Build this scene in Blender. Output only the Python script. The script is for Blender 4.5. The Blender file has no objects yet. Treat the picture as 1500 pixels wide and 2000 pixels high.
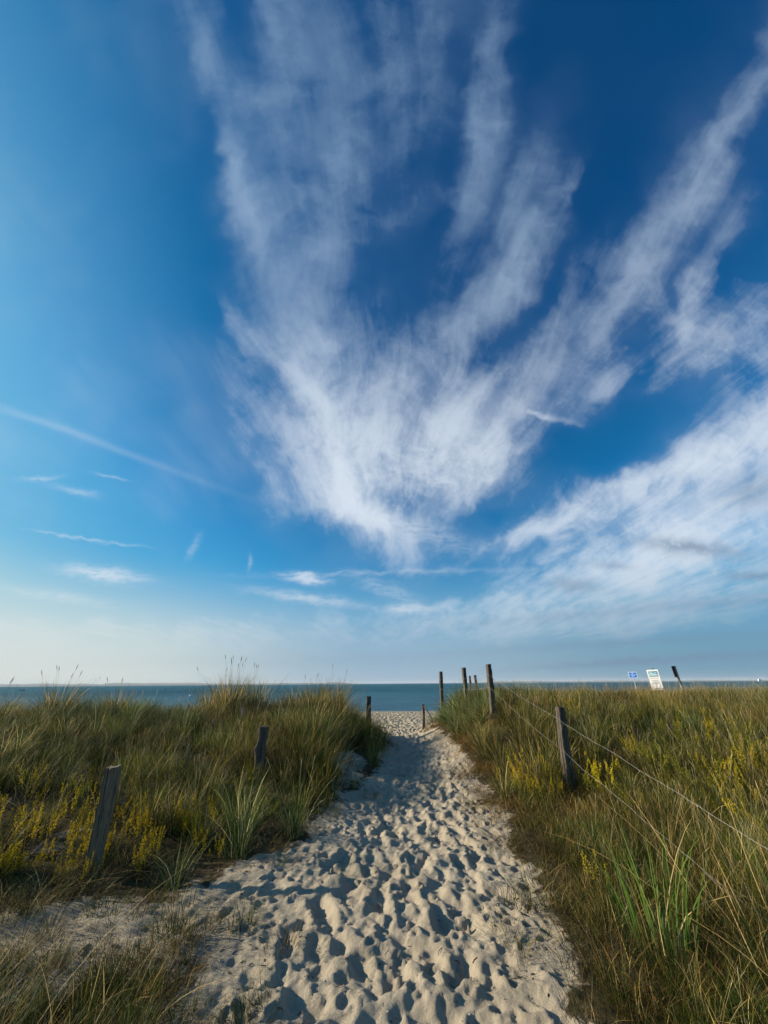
import bpy, math, random
import numpy as np
from mathutils import Vector, Matrix, Euler

sc = bpy.context.scene
COL = sc.collection
R = math.radians

# ------------------------------------------------------------------ camera
PITCH = R(24.04)
cam = bpy.data.cameras.new('camera')
co = bpy.data.objects.new('camera', cam)
COL.objects.link(co)
sc.camera = co
cam.sensor_fit = 'VERTICAL'
cam.sensor_height = 36.0
cam.lens = 36.0 * 751 / 2000
cam.clip_start = 0.02
cam.clip_end = 90000
co.matrix_world = Matrix.Translation((0, 0, 1.5)) @ Matrix.Rotation(R(90) + PITCH, 4, 'X') @ Matrix.Rotation(R(-0.45), 4, 'Z')

# ------------------------------------------------------------------ sun
SUN_EL, SUN_AZ = R(21.5), R(-85)          # azimuth from +Y, negative is towards -X
sun_dir = Vector((math.sin(SUN_AZ) * math.cos(SUN_EL), math.cos(SUN_AZ) * math.cos(SUN_EL), math.sin(SUN_EL)))
sl = bpy.data.lights.new('sun', 'SUN')
sl.energy = 4.4
sl.angle = R(0.55)
sl.color = (1.0, 0.87, 0.68)
so = bpy.data.objects.new('sun', sl)
COL.objects.link(so)
so.rotation_euler = (-sun_dir).to_track_quat('-Z', 'Y').to_euler()

# ------------------------------------------------------------------ exposure
sc.view_settings.view_transform = 'Standard'
sc.view_settings.look = 'None'
sc.view_settings.exposure = 0.74      # the picture is exposed for a sky whose fill light is weak
sc.view_settings.gamma = 1.0
sc.view_settings.use_curve_mapping = False


class Nodes:
    """Small helper that adds nodes and links them by value or socket."""
    def __init__(self, tree):
        self.t = tree

    def n(self, kind, ins=None, **props):
        nd = self.t.nodes.new(kind)
        for k, v in props.items():
            setattr(nd, k, v)
        for k, v in (ins or {}).items():
            s = nd.inputs[k]
            if isinstance(v, bpy.types.NodeSocket):
                self.t.links.new(v, s)
            else:
                s.default_value = v
        return nd

    def math(self, op, a, b=0.0, clamp=False):
        return self.n('ShaderNodeMath', {0: a, 1: b}, operation=op, use_clamp=clamp).outputs[0]

    def vec(self, op, a, b=(0, 0, 0)):
        nd = self.n('ShaderNodeVectorMath', {0: a, 1: b}, operation=op)
        return nd.outputs['Value'] if op in ('DOT_PRODUCT', 'LENGTH') else nd.outputs['Vector']

    def smooth(self, v, a, b, to0=0.0, to1=1.0):
        return self.n('ShaderNodeMapRange', {0: v, 1: a, 2: b, 3: to0, 4: to1}, interpolation_type='SMOOTHSTEP').outputs[0]

    def mix(self, f, a, b, blend='MIX'):
        nd = self.n('ShaderNodeMix', data_type='RGBA', blend_type=blend)
        for s, v in ((nd.inputs[0], f), (nd.inputs[6], a), (nd.inputs[7], b)):
            if isinstance(v, bpy.types.NodeSocket):
                self.t.links.new(v, s)
            elif s == nd.inputs[0]:
                s.default_value = v
            else:
                s.default_value = tuple(v) + ((1,) if len(v) == 3 else ())
        return nd.outputs[2]

    def noise(self, v, scale, detail=4, rough=0.55, dist=0.0, dims='3D', out=0, lac=2.0):
        return self.n('ShaderNodeTexNoise', {'Vector': v, 'Scale': scale, 'Detail': detail, 'Roughness': rough,
                                             'Distortion': dist, 'Lacunarity': lac}, noise_dimensions=dims).outputs[out]

    def mapping(self, v, loc=(0, 0, 0), rot=(0, 0, 0), scale=(1, 1, 1), kind='POINT'):
        return self.n('ShaderNodeMapping', {'Vector': v, 'Location': loc, 'Rotation': rot, 'Scale': scale}, vector_type=kind).outputs[0]


def lin(r, g, b):
    f = lambda c: (c / 255) / 12.92 if c / 255 <= 0.04045 else ((c / 255 + 0.055) / 1.055) ** 2.4
    return (f(r), f(g), f(b))


# ------------------------------------------------------------------ sky with cirrus
world = bpy.data.worlds.new('World')
sc.world = world
world.use_nodes = True
W = Nodes(world.node_tree)
wt = world.node_tree
bg = wt.nodes['Background']
sky = W.n('ShaderNodeTexSky', sky_type='NISHITA', sun_disc=False)
sky.sun_elevation = SUN_EL
sky.sun_rotation = SUN_AZ
sky.altitude = 0
curve = W.n('ShaderNodeRGBCurve')
pre = W.n('ShaderNodeVectorMath', {0: sky.outputs[0], 'Scale': 0.1}, operation='SCALE').outputs[0]
wt.links.new(pre, curve.inputs['Color'])
for ci, pts in enumerate((
        [(0, 0), (.06, .0005), (.127, .005), (.177, .022), (.33, .095), (.5, .20), (.9, .56), (1, .6)],
        [(0, 0), (.10, .058), (.16, .122), (.20, .165), (.25, .222), (.38, .365), (.5, .44), (.91, .70), (1, .74)],
        [(0, 0), (.165, .185), (.26, .335), (.37, .50), (.5, .66), (.65, .71), (.8, .74), (1, .78)])):
    c = curve.mapping.curves[ci]
    for p in pts[1:-1]:
        c.points.new(*p)
    c.points[0].location = pts[0]
    c.points[-1].location = pts[-1]
curve.mapping.update()
base = curve.outputs[0]

gen = W.n('ShaderNodeTexCoord').outputs['Generated']
d = W.vec('NORMALIZE', gen)
sx = W.n('ShaderNodeSeparateXYZ', {0: d})
dx, dy, dz = sx.outputs
F_ = (0, math.cos(PITCH), math.sin(PITCH))
U_ = (0, -math.sin(PITCH), math.cos(PITCH))
df = W.vec('DOT_PRODUCT', d, F_)
dfc = W.math('MAXIMUM', df, 0.12)
qx = W.math('MULTIPLY', W.math('DIVIDE', dx, dfc), 7.51)
qy = W.math('MULTIPLY', W.math('DIVIDE', W.vec('DOT_PRODUCT', d, U_), dfc), 7.51)
q = W.n('ShaderNodeCombineXYZ', {0: qx, 1: qy, 2: 0.0}).outputs[0]
front = W.smooth(df, 0.15, 0.40)

# plane of the high cloud, seen in perspective
zc = W.math('ADD', W.math('MAXIMUM', dz, 0.0), 0.05)
px_ = W.math('DIVIDE', dx, zc)
py_ = W.math('DIVIDE', dy, zc)
p = W.n('ShaderNodeCombineXYZ', {0: px_, 1: py_, 2: 0.0}).outputs[0]


def warp(v, scale, amp, detail=3, seed=0.0):
    col = W.noise(W.vec('ADD', v, (seed, seed * 1.7, 0.3)), scale, detail, 0.55, out=1)
    off = W.n('ShaderNodeVectorMath', {0: W.vec('SUBTRACT', col, (0.5, 0.5, 0.5)), 'Scale': amp}, operation='SCALE').outputs[0]
    return W.vec('ADD', v, off)


qw = warp(warp(q, 0.55, 1.3, 3, 3.1), 2.2, 0.42, 4, 9.0)
qs = warp(q, 3.0, 0.22, 5, 5.0)

BIG = [  # x, y, half length, half width, angle, amount   (hundredths of a radian-like units, see q)
    (750, 850, 180, 115, -10, .80), (640, 780, 110, 38, -50, 1.0), (690, 910, 125, 34, -58, 1.25), (725, 985, 80, 30, -40, .60),
    (480, 640, 60, 15, -60, .34), (635, 662, 40, 18, -32, .40), (975, 905, 40, 12, 25, .25), (1092, 390, 70, 12, 62, .26), (1370, 580, 120, 20, 62, .30),
    (880, 900, 120, 75, 15, .60), (905, 800, 125, 55, 25, .48), (610, 700, 80, 50, -45, .22), (640, 940, 90, 50, -10, .26),
    (600, 860, 50, 50, 0, .18), (820, 700, 130, 60, 30, .24),
    (474, 345, 95, 20, -72, .62), (425, 120, 150, 34, -62, .42), (565, 110, 160, 30, -86, .40), (530, 230, 70, 36, -70, .42),
    (500, 420, 90, 36, -78, .36), (570, 420, 120, 55, 60, .30), (690, 290, 110, 36, 58, .44), (620, 500, 150, 45, 62, .28),
    (720, 70, 210, 140, 85, .24), (600, 610, 150, 45, 50, .20), (860, 110, 170, 60, 80, .24), (968, 170, 170, 32, 84, .50),
    (940, 330, 120, 34, 75, .32), (1030, 400, 130, 42, 72, .42), (1000, 540, 120, 38, 55, .42), (900, 640, 120, 40, 55, .26),
    (760, 430, 190, 28, 33, .22), (1060, 725, 190, 36, 48, .09), (740, 180, 200, 100, 70, .14),
    (1410, 310, 260, 28, 60, .24), (1330, 430, 210, 66, 58, .19), (1210, 610, 220, 42, 58, .17), (1180, 755, 120, 30, 48, .14),
    (1450, 650, 150, 50, 30, .28), (1100, 610, 110, 22, 60, .16), (1490, 170, 140, 26, 62, .26),
    (1330, 935, 190, 38, 33, .62), (1455, 880, 190, 62, 35, .62), (1400, 1010, 240, 60, 22, .50), (1350, 1065, 250, 55, 12, .62), (1240, 1105, 140, 24, 14, .60),
    (1105, 1003, 135, 25, 25, .95), (1230, 955, 120, 26, 30, .30), (1075, 822, 50, 8, -25, .40), (1340, 662, 50, 28, -20, .30), (1430, 705, 70, 32, 15, .30),
    (700, 640, 160, 50, 20, .16), (960, 790, 90, 60, 40, .16), 
    (1320, 1165, 330, 42, 8, .60), (950, 1190, 210, 16, 0, .26), (1130, 1222, 330, 22, 4, .50), (250, 1232, 560, 26, 1, .22),
]
SMALL = [
    (800, 1035, 110, 20, -16, .34),
    (1090, 1085, 50, 8, 30, .25), (200, 1118, 66, 12, -8, .9), (105, 1160, 100, 11, -9, .36), (596, 1128, 34, 8, -8, 1.1),
    (600, 1168, 92, 9, -9, .58), (795, 1190, 36, 8, 0, 1.1), (80, 928, 34, 5, 4, .30), (148, 955, 40, 7, -14, .28),
    (215, 928, 30, 3, -12, .24), (120, 1040, 50, 2.5, -10, .30), (215, 1055, 55, 3, -8, .26),
    (378, 1066, 24, 7, 60, .20), (487, 1096, 14, 4, 82, .24), (740, 1118, 220, 5, 1, .20),
    (760, 1155, 70, 14, -22, .28),
]
HOLES = [(1110, 900, 130, 55, 22, .95), (965, 1010, 95, 32, 8, .9), (1230, 835, 130, 45, 25, .75), (800, 600, 60, 40, 20, .7), (790, 440, 90, 60, 60, .5), (1080, 600, 60, 22, 60, .6),
         (620, 330, 22, 60, 0, .5), (430, 900, 60, 120, 0, .6)]
DARK = [
    (1270, 1256, 380, 9, 3, .34), (1120, 1205, 230, 10, 4, .28), (1420, 1180, 160, 12, 4, .30), 
    (1345, 1074, 100, 15, -7, .85), (1120, 1146, 46, 14, -5, .60), (1472, 965, 70, 34, 10, .55), (1468, 1130, 50, 9, 0, .65),
    (1195, 1108, 45, 8, -5, .45), (1340, 1290, 240, 7, 3, .60), (1180, 1300, 160, 6, 2, .30), (700, 1290, 500, 16, 0, .12),
]


def strokes(vec, rows):
    total = None
    for (x, y, a, b, ang, amt) in rows:
        loc = ((x - 750) / 100, (1000 - y) / 100, 0)
        m = W.mapping(vec, loc, (0, 0, R(ang)), (a / 100, b / 100, 1), 'TEXTURE')
        e = W.math('SUBTRACT', math.log(amt), W.vec('DOT_PRODUCT', m, m))
        e = W.math('EXPONENT', e)
        total = e if total is None else W.math('ADD', total, e)
    return total


big = strokes(qw, BIG)
big = W.math('MULTIPLY', big, W.math('SUBTRACT', 1.0, W.math('MINIMUM', strokes(qw, HOLES), 0.97)))
small = strokes(qs, SMALL)
dark = strokes(qs, DARK)

# fibres: thin combed filaments that fan out overhead, plus curdled tufts; both folded so that they have crisp threads
pw = warp(warp(p, 1.0, 0.46, 2, 2.0), 3.0, 0.045, 3, 7.0)


def ridge(v, sharp):
    return W.math('POWER', W.math('SUBTRACT', 1.0, W.math('MINIMUM', W.math('ABSOLUTE', W.math('MULTIPLY', W.math('SUBTRACT', v, 0.5), 3.6)), 1.0)), sharp)


f1 = W.noise(W.mapping(pw, scale=(4.6, 0.85, 1)), 1.5, 8, 0.64, 0.1)
f2 = ridge(W.noise(W.mapping(pw, (4, 2, 0), (0, 0, R(-9)), (9.0, 1.1, 1)), 1.5, 7, 0.62, 0.15), 1.3)
f2b = ridge(W.noise(W.mapping(pw, (1, 7, 0), (0, 0, R(12)), (20.0, 2.0, 1)), 1.7, 6, 0.62, 0.15), 1.2)
f3 = W.noise(qw, 1.1, 9, 0.62, 0.2)
f4 = W.noise(qs, 5.0, 8, 0.68, 0.4)
f5 = W.noise(W.mapping(warp(pw, 0.8, 0.5, 2, 4.0), (1, 5, 0), (0, 0, R(6)), (2.6, 0.8, 1)), 1.2, 4, 0.55)
fib = W.math('ADD', W.math('ADD', W.math('MULTIPLY', f1, 0.60), W.math('MULTIPLY', f3, 0.30)), W.math('MULTIPLY', f4, 0.10))
fibm = W.math('ADD', W.math('MULTIPLY', f1, 0.30), W.math('ADD', W.math('MULTIPLY', f3, 0.52), W.math('MULTIPLY', f4, 0.18)))
mx_ = W.smooth(dz, 0.82, 0.50, 0.0, 0.55)
fib = W.math('ADD', W.math('MULTIPLY', fib, W.math('SUBTRACT', 1.0, mx_)), W.math('MULTIPLY', fibm, mx_))
body = W.smooth(fib, 0.40, 0.66, 0.0, 1.75)
threads = W.math('ADD', W.math('MULTIPLY', f2, 0.62), W.math('MULTIPLY', f2b, 0.42))
lowz = W.smooth(dz, 0.50, 0.22)
threads = W.math('ADD', W.math('MULTIPLY', threads, W.math('SUBTRACT', 1.0, W.math('MULTIPLY', lowz, 0.75))), W.math('MULTIPLY', lowz, 0.42))
root = W.math('SQRT', big)
V1 = W.math('MULTIPLY', W.math('MULTIPLY', root, 0.33), W.smooth(f5, 0.30, 0.68, 0.0, 1.3))
core = W.math('MULTIPLY', W.math('MULTIPLY', W.math('POWER', big, 1.3), W.smooth(fib, 0.34, 0.62, 0.45, 1.25)), 0.62)
tex = W.math('MULTIPLY', root, W.math('MULTIPLY', body, W.math('ADD', 0.36, W.math('MULTIPLY', threads, 0.62))))
D1 = W.math('ADD', W.math('ADD', V1, core), W.math('MULTIPLY', tex, 0.62))
trail = strokes(warp(q, 0.8, 0.10, 2, 1.0), [(170, 850, 240, 7, -21, .13), (40, 806, 120, 6, -17, .07)])
fine = W.noise(W.mapping(qs, (0, 0, 0), (0, 0, R(8)), (1.0, 4.0, 1)), 3.0, 6, 0.6)
D2 = W.math('MULTIPLY', small, W.smooth(fine, 0.30, 0.62, 0.25, 1.25))
# the rest of the sky carries the same kind of cirrus
gen_mask = W.smooth(W.noise(pw, 0.9, 3, 0.5), 0.50, 0.75)
D3 = W.math('MULTIPLY', W.math('MULTIPLY', gen_mask, W.smooth(fib, 0.42, 0.7)), W.math('SUBTRACT', 1.0, front))
thin = W.smooth(dz, 0.58, 0.95, 1.0, 0.60)               # the fan overhead is more translucent
soft = W.math('MULTIPLY', root, W.smooth(W.noise(qw, 0.55, 3, 0.5), 0.30, 0.66, 0.05, 0.27))
DM = W.math('MULTIPLY', W.math('MAXIMUM', W.math('SUBTRACT', D1, 0.12), 0.0), W.math('MULTIPLY', thin, 0.92))
DM = W.math('ADD', DM, soft)
DM = W.math('MULTIPLY', W.math('ADD', DM, W.math('ADD', D2, trail)), front)
upleft = W.math('MULTIPLY', W.math('MULTIPLY', W.smooth(W.noise(q, 0.28, 3, 0.55), 0.42, 0.70), W.smooth(f1, 0.35, 0.65, 0.4, 1.0)), W.smooth(dx, 0.05, -0.35, 0.01, 0.10))
D = W.math('ADD', W.math('ADD', DM, W.math('MULTIPLY', D3, 0.7)), upleft)
D = W.math('SUBTRACT', 1.0, W.math('EXPONENT', W.math('MULTIPLY', D, -1.25)))

lowness = W.smooth(dz, 0.45, 0.97)                       # cloud overhead is thinner and bluer than cloud lower down
cloud = W.mix(lowness, lin(222, 232, 243), lin(146, 176, 207))
aur = W.smooth(W.vec('DOT_PRODUCT', d, tuple(sun_dir)), 0.60, 1.08, 0.0, 0.40)      # scattering round the sun, off to the left
base = W.mix(aur, base, lin(140, 208, 238))
c1 = W.mix(W.math('MULTIPLY', D, 0.95), base, cloud)

# pale air near the horizon
az = W.smooth(dx, -0.75, 0.75)
air = W.mix(az, lin(216, 224, 220), lin(104, 148, 178))
air = W.mix(W.math('MULTIPLY', W.smooth(W.math('ABSOLUTE', dx), 0.55, 0.0), 0.8), air, lin(150, 178, 206))
haze_f = W.math('MULTIPLY', W.smooth(dz, 0.28, 0.0), 0.94)
c2 = W.mix(haze_f, c1, air)
dk = W.math('MULTIPLY', W.math('MULTIPLY', dark, front), W.smooth(f4, 0.20, 0.5), True)
c3 = W.mix(W.math('MULTIPLY', dk, 0.85), c2, lin(112, 138, 166))
bg2 = W.n('ShaderNodeVectorMath', {0: c3, 'Scale': 10.0}, operation='SCALE').outputs[0]
wt.links.new(bg2, bg.inputs[0])
bg.inputs[1].default_value = 0.06
world.cycles.sampling_method = 'MANUAL'
world.cycles.sample_map_resolution = 512

# ------------------------------------------------------------------ helpers
rng = np.random.default_rng(7)
random.seed(7)


def link(o):
    COL.objects.link(o)
    return o


def mesh_np(name, verts, faces, mat=None, smooth=False, colors=None):
    """verts (n,3); faces: list of arrays (k,3) and/or (k,4)."""
    me = bpy.data.meshes.new(name)
    verts = np.asarray(verts, np.float32)
    fl = [np.asarray(f, np.int32) for f in faces if len(f)]
    loops = np.concatenate([f.ravel() for f in fl])
    tot = np.concatenate([np.full(len(f), f.shape[1], np.int32) for f in fl])
    start = np.concatenate([[0], np.cumsum(tot)[:-1]]).astype(np.int32)
    me.vertices.add(len(verts))
    me.vertices.foreach_set('co', verts.ravel())
    me.loops.add(len(loops))
    me.loops.foreach_set('vertex_index', loops)
    me.polygons.add(len(tot))
    me.polygons.foreach_set('loop_start', start)
    me.polygons.foreach_set('loop_total', tot)
    me.polygons.foreach_set('use_smooth', np.full(len(tot), smooth))
    me.update(calc_edges=True)
    if colors is not None:
        a = me.attributes.new('col', 'FLOAT_COLOR', 'POINT')
        a.data.foreach_set('color', np.asarray(colors, np.float32).ravel())
    if mat:
        me.materials.append(mat)
    return me


def obj(name, me, parent=None, **props):
    o = link(bpy.data.objects.new(name, me))
    if parent:
        o.parent = parent
    for k, v in props.items():
        o[k] = v
    return o


class MB:
    """Collects simple solids and links them as one mesh object."""
    def __init__(self):
        self.v, self.t, self.q = [], [], []

    def add(self, v, q=(), t=()):
        b = len(self.v)
        self.v += [tuple(x) for x in v]
        self.q += [tuple(i + b for i in f) for f in q]
        self.t += [tuple(i + b for i in f) for f in t]
        return self

    def box(self, c, s, rz=0.0, rx=0.0, ry=0.0):
        m = Euler((rx, ry, rz)).to_matrix()
        vs = []
        for z in (-1, 1):
            for x, y in ((-1, -1), (1, -1), (1, 1), (-1, 1)):
                vs.append(Vector(c) + m @ Vector((x * s[0] / 2, y * s[1] / 2, z * s[2] / 2)))
        return self.add(vs, [(3, 2, 1, 0), (4, 5, 6, 7), (0, 1, 5, 4), (1, 2, 6, 5), (2, 3, 7, 6), (3, 0, 4, 7)])

    def tube(self, pts, r, n=6):
        pts = [Vector(p) for p in pts]
        vs, q = [], []
        for i, p_ in enumerate(pts):
            t = (pts[min(i + 1, len(pts) - 1)] - pts[max(i - 1, 0)]).normalized()
            a = t.cross(Vector((0.3, 0.1, 1)) if abs(t.z) < 0.9 else Vector((1, 0, 0))).normalized()
            b = t.cross(a)
            rr = r[i] if hasattr(r, '__len__') else r
            for k in range(n):
                an = 2 * math.pi * k / n
                vs.append(p_ + (a * math.cos(an) + b * math.sin(an)) * rr)
        for i in range(len(pts) - 1):
            for k in range(n):
                q.append((i * n + k, i * n + (k + 1) % n, (i + 1) * n + (k + 1) % n, (i + 1) * n + k))
        b = len(self.v)
        self.add(vs, q)
        self.v.append(tuple(pts[0])); self.v.append(tuple(pts[-1]))
        e0, e1 = len(self.v) - 2, len(self.v) - 1
        for k in range(n):
            self.t.append((b + (k + 1) % n, b + k, e0))
            o2 = b + (len(pts) - 1) * n
            self.t.append((o2 + k, o2 + (k + 1) % n, e1))
        return self

    def prism(self, outline, y0, y1):
        """outline in (x, z), counter-clockwise seen from -y, extruded from y0 to y1 (triangulated as a fan)."""
        n = len(outline)
        vs = [(x, y0, z) for x, z in outline] + [(x, y1, z) for x, z in outline]
        t = [(0, i, i + 1) for i in range(1, n - 1)] + [(n, n + i + 1, n + i) for i in range(1, n - 1)]
        return self.add(vs, [(i, i + n, (i + 1) % n + n, (i + 1) % n) for i in range(n)], t)

    def mesh(self, name, mat, smooth=False):
        return mesh_np(name, self.v, [np.array(self.q or np.zeros((0, 4))), np.array(self.t or np.zeros((0, 3)))], mat, smooth)

    def build(self, name, mat, parent=None, smooth=False, **props):
        return obj(name, self.mesh(name, mat, smooth), parent, **props)


# ---- numpy noise
_perm = np.random.default_rng(3).random((256, 256)).astype(np.float32)


def vnoise(x, y):
    xi, yi = np.floor(x).astype(np.int64), np.floor(y).astype(np.int64)
    fx, fy = x - xi, y - yi
    fx = fx * fx * (3 - 2 * fx)
    fy = fy * fy * (3 - 2 * fy)
    g = lambda a, b: _perm[(xi + a) & 255, (yi + b) & 255]
    return (g(0, 0) * (1 - fx) + g(1, 0) * fx) * (1 - fy) + (g(0, 1) * (1 - fx) + g(1, 1) * fx) * fy - 0.5


def fbm(x, y, f=1.0, o=4, gain=0.5, seed=0.0):
    s, a = 0, 1.0
    x = x + seed * 13.7
    y = y - seed * 7.3
    for _ in range(o):
        s = s + a * vnoise(x * f + 31.1 * _, y * f + 17.3 * _)
        f *= 2.03
        a *= gain
    return s


def sstep(a, b, v):
    t = np.clip((v - a) / (b - a), 0, 1)
    return t * t * (3 - 2 * t)


# ------------------------------------------------------------------ terrain shape
SEA = -1.2
CP = np.array([
    # the sand path
    (0, -3, .05), (0, 0, 0), (0, 2, 0), (.1, 4, 0), (.2, 6, 0), (.4, 8, .03), (.6, 10, .06), (.65, 12, .07), (.7, 13.5, .04), (.9, 16, -.42), (1, 20, -.85), (1, 25, -1.0),
    (1, 32, -1.03), (1, 40, -1.09), (1, 46, -1.2), (1, 60, -1.9),
    (-1.1, 2.2, 0), (-.9, 5.2, .04), (-.7, 7, .14), (-.45, 9, .22), (-.35, 11, .26), (-.35, 13, .18),
    (1.1, 2.5, .03), (1.35, 4, .03), (1.5, 6, .06), (1.6, 8, .22), (1.7, 10, .38), (1.75, 12, .42), (1.8, 14, .22), (2.0, 17, -.2),
    # left dune
    (-2.4, 2, 0), (-2.4, 4.1, .02), (-4, 2, 0), (-4, 4, .12), (-6, 3, .1), (-2.6, 5.3, .16), (-4.5, 6, .38), (-7, 5, .45), (-1.9, 6.8, .30), (-1.25, 8.2, .44), (-1.1, 10, .66), (-1.1, 12, .66),
    (-1.4, 14, .3), (-2.2, 9, .60), (-3.2, 11, .80), (-3, 13, .62), (-5, 9, .74), (-7, 9, .84), (-7, 12, .5), (-10, 8, .78), (-12, 11, .5), (-5, 14, .2), (-3, 17, -.5), (-8, 17, -.6),
    (-14, 16, -.4), (-14, 5, .5), (-14, 0, .1), (-10, -2, 0), (-6, 23, -.95), (-14, 23, -1), (-14, 40, -1.1), (-14, 60, -2),
    # right dune
    (2.45, 9.8, .88), (2.6, 6.5, .14), (2.4, 12.5, .98), (2.1, 15, .62), (1.7, 17.5, -.15), (4, 7, .34), (6, 7, .45), (4, 10, .86), (6, 10, .82), (4, 13, .98), (7, 13, .93), (10, 12, .93),
    (10, 8, .72), (15, 12, 1.0), (3, 11.5, .98), (3, 16, .8), (5, 17, .7), (10, 18, .65), (3.5, 20, -.2), (8, 23, -.2), (3, 4.2, .05), (5, 4, .12), (3, 2, 0), (5, 1, 0), (8, 4, .3), (14, 5, .5),
    (16, 18, .8), (16, 24, .4), (12, 27, -.2), (16, 32, -.6), (16, 42, -1.1), (16, 60, -2), (8, 30, -.9), (8, 45, -1.19), (12, 0, .1), (12, -3, .1), (-8, 45, -1.19)], float)


def _tps(r2):
    return 0.5 * r2 * np.log(r2 + 1e-9)


_n = len(CP)
_A = np.zeros((_n + 3, _n + 3))
_d2 = ((CP[:, None, :2] - CP[None, :, :2]) ** 2).sum(-1)
_A[:_n, :_n] = _tps(_d2) + np.eye(_n) * 0.02
_A[:_n, _n] = 1
_A[:_n, _n + 1:] = CP[:, :2]
_A[_n:, :_n] = _A[:_n, _n:].T
_w = np.linalg.solve(_A, np.concatenate([CP[:, 2], [0, 0, 0]]))
GX = np.linspace(-14, 16, 241)
GY = np.linspace(-3, 60, 505)
_gx, _gy = np.meshgrid(GX, GY)
_H = _w[_n] + _w[_n + 1] * _gx + _w[_n + 2] * _gy
for _i in range(_n):
    _H += _w[_i] * _tps((_gx - CP[_i, 0]) ** 2 + (_gy - CP[_i, 1]) ** 2)


def base_z(x, y):
    u = (np.clip(x, -13.99, 15.99) + 14) / (GX[1] - GX[0])
    v = (np.clip(y, -2.99, 59.99) + 3) / (GY[1] - GY[0])
    i, j = u.astype(int), v.astype(int)
    fu, fv = u - i, v - j
    z = (_H[j, i] * (1 - fu) + _H[j, i + 1] * fu) * (1 - fv) + (_H[j + 1, i] * (1 - fu) + _H[j + 1, i + 1] * fu) * fv
    return z


PY = np.array([-20, 0, 1.5, 2.7, 3.8, 4.5, 5.1, 6.2, 7.3, 8.8, 11, 13.5, 15.5, 18, 22, 60])
PL = np.array([-1.15, -1.0, -.92, -.86, -.92, -1.10, -.70, -.45, -.30, -.08, -.02, -.05, -.25, -.9, -2.5, -30])
PR = np.array([.7, .7, .78, .90, 1.05, 1.15, 1.22, 1.28, 1.32, 1.34, 1.36, 1.44, 1.50, 1.75, 3.0, 40])


def path_in(x, y):
    """Signed metres inside the trodden sand (positive inside), with a ragged border."""
    wob = 0.22 * fbm(x, y, 1.3, 4, 0.6, 2)
    d1 = np.minimum(x - np.interp(y, PY, PL), np.interp(y, PY, PR) - x)
    # side branch going off to the left by the slanted post
    ax, ay, bx, by = -0.6, 4.15, -3.9, 2.55
    t = np.clip(((x - ax) * (bx - ax) + (y - ay) * (by - ay)) / ((bx - ax) ** 2 + (by - ay) ** 2), 0, 1.4)
    d2 = 0.40 - np.hypot(x - ax - t * (bx - ax), y - ay - t * (by - ay))
    d3 = 0.30 - np.hypot((x + 0.62) * 1.2, (y - 7.9) * 0.40)        # bare sand on the bank
    return np.maximum(np.maximum(d1, d2), d3) + wob


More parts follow.
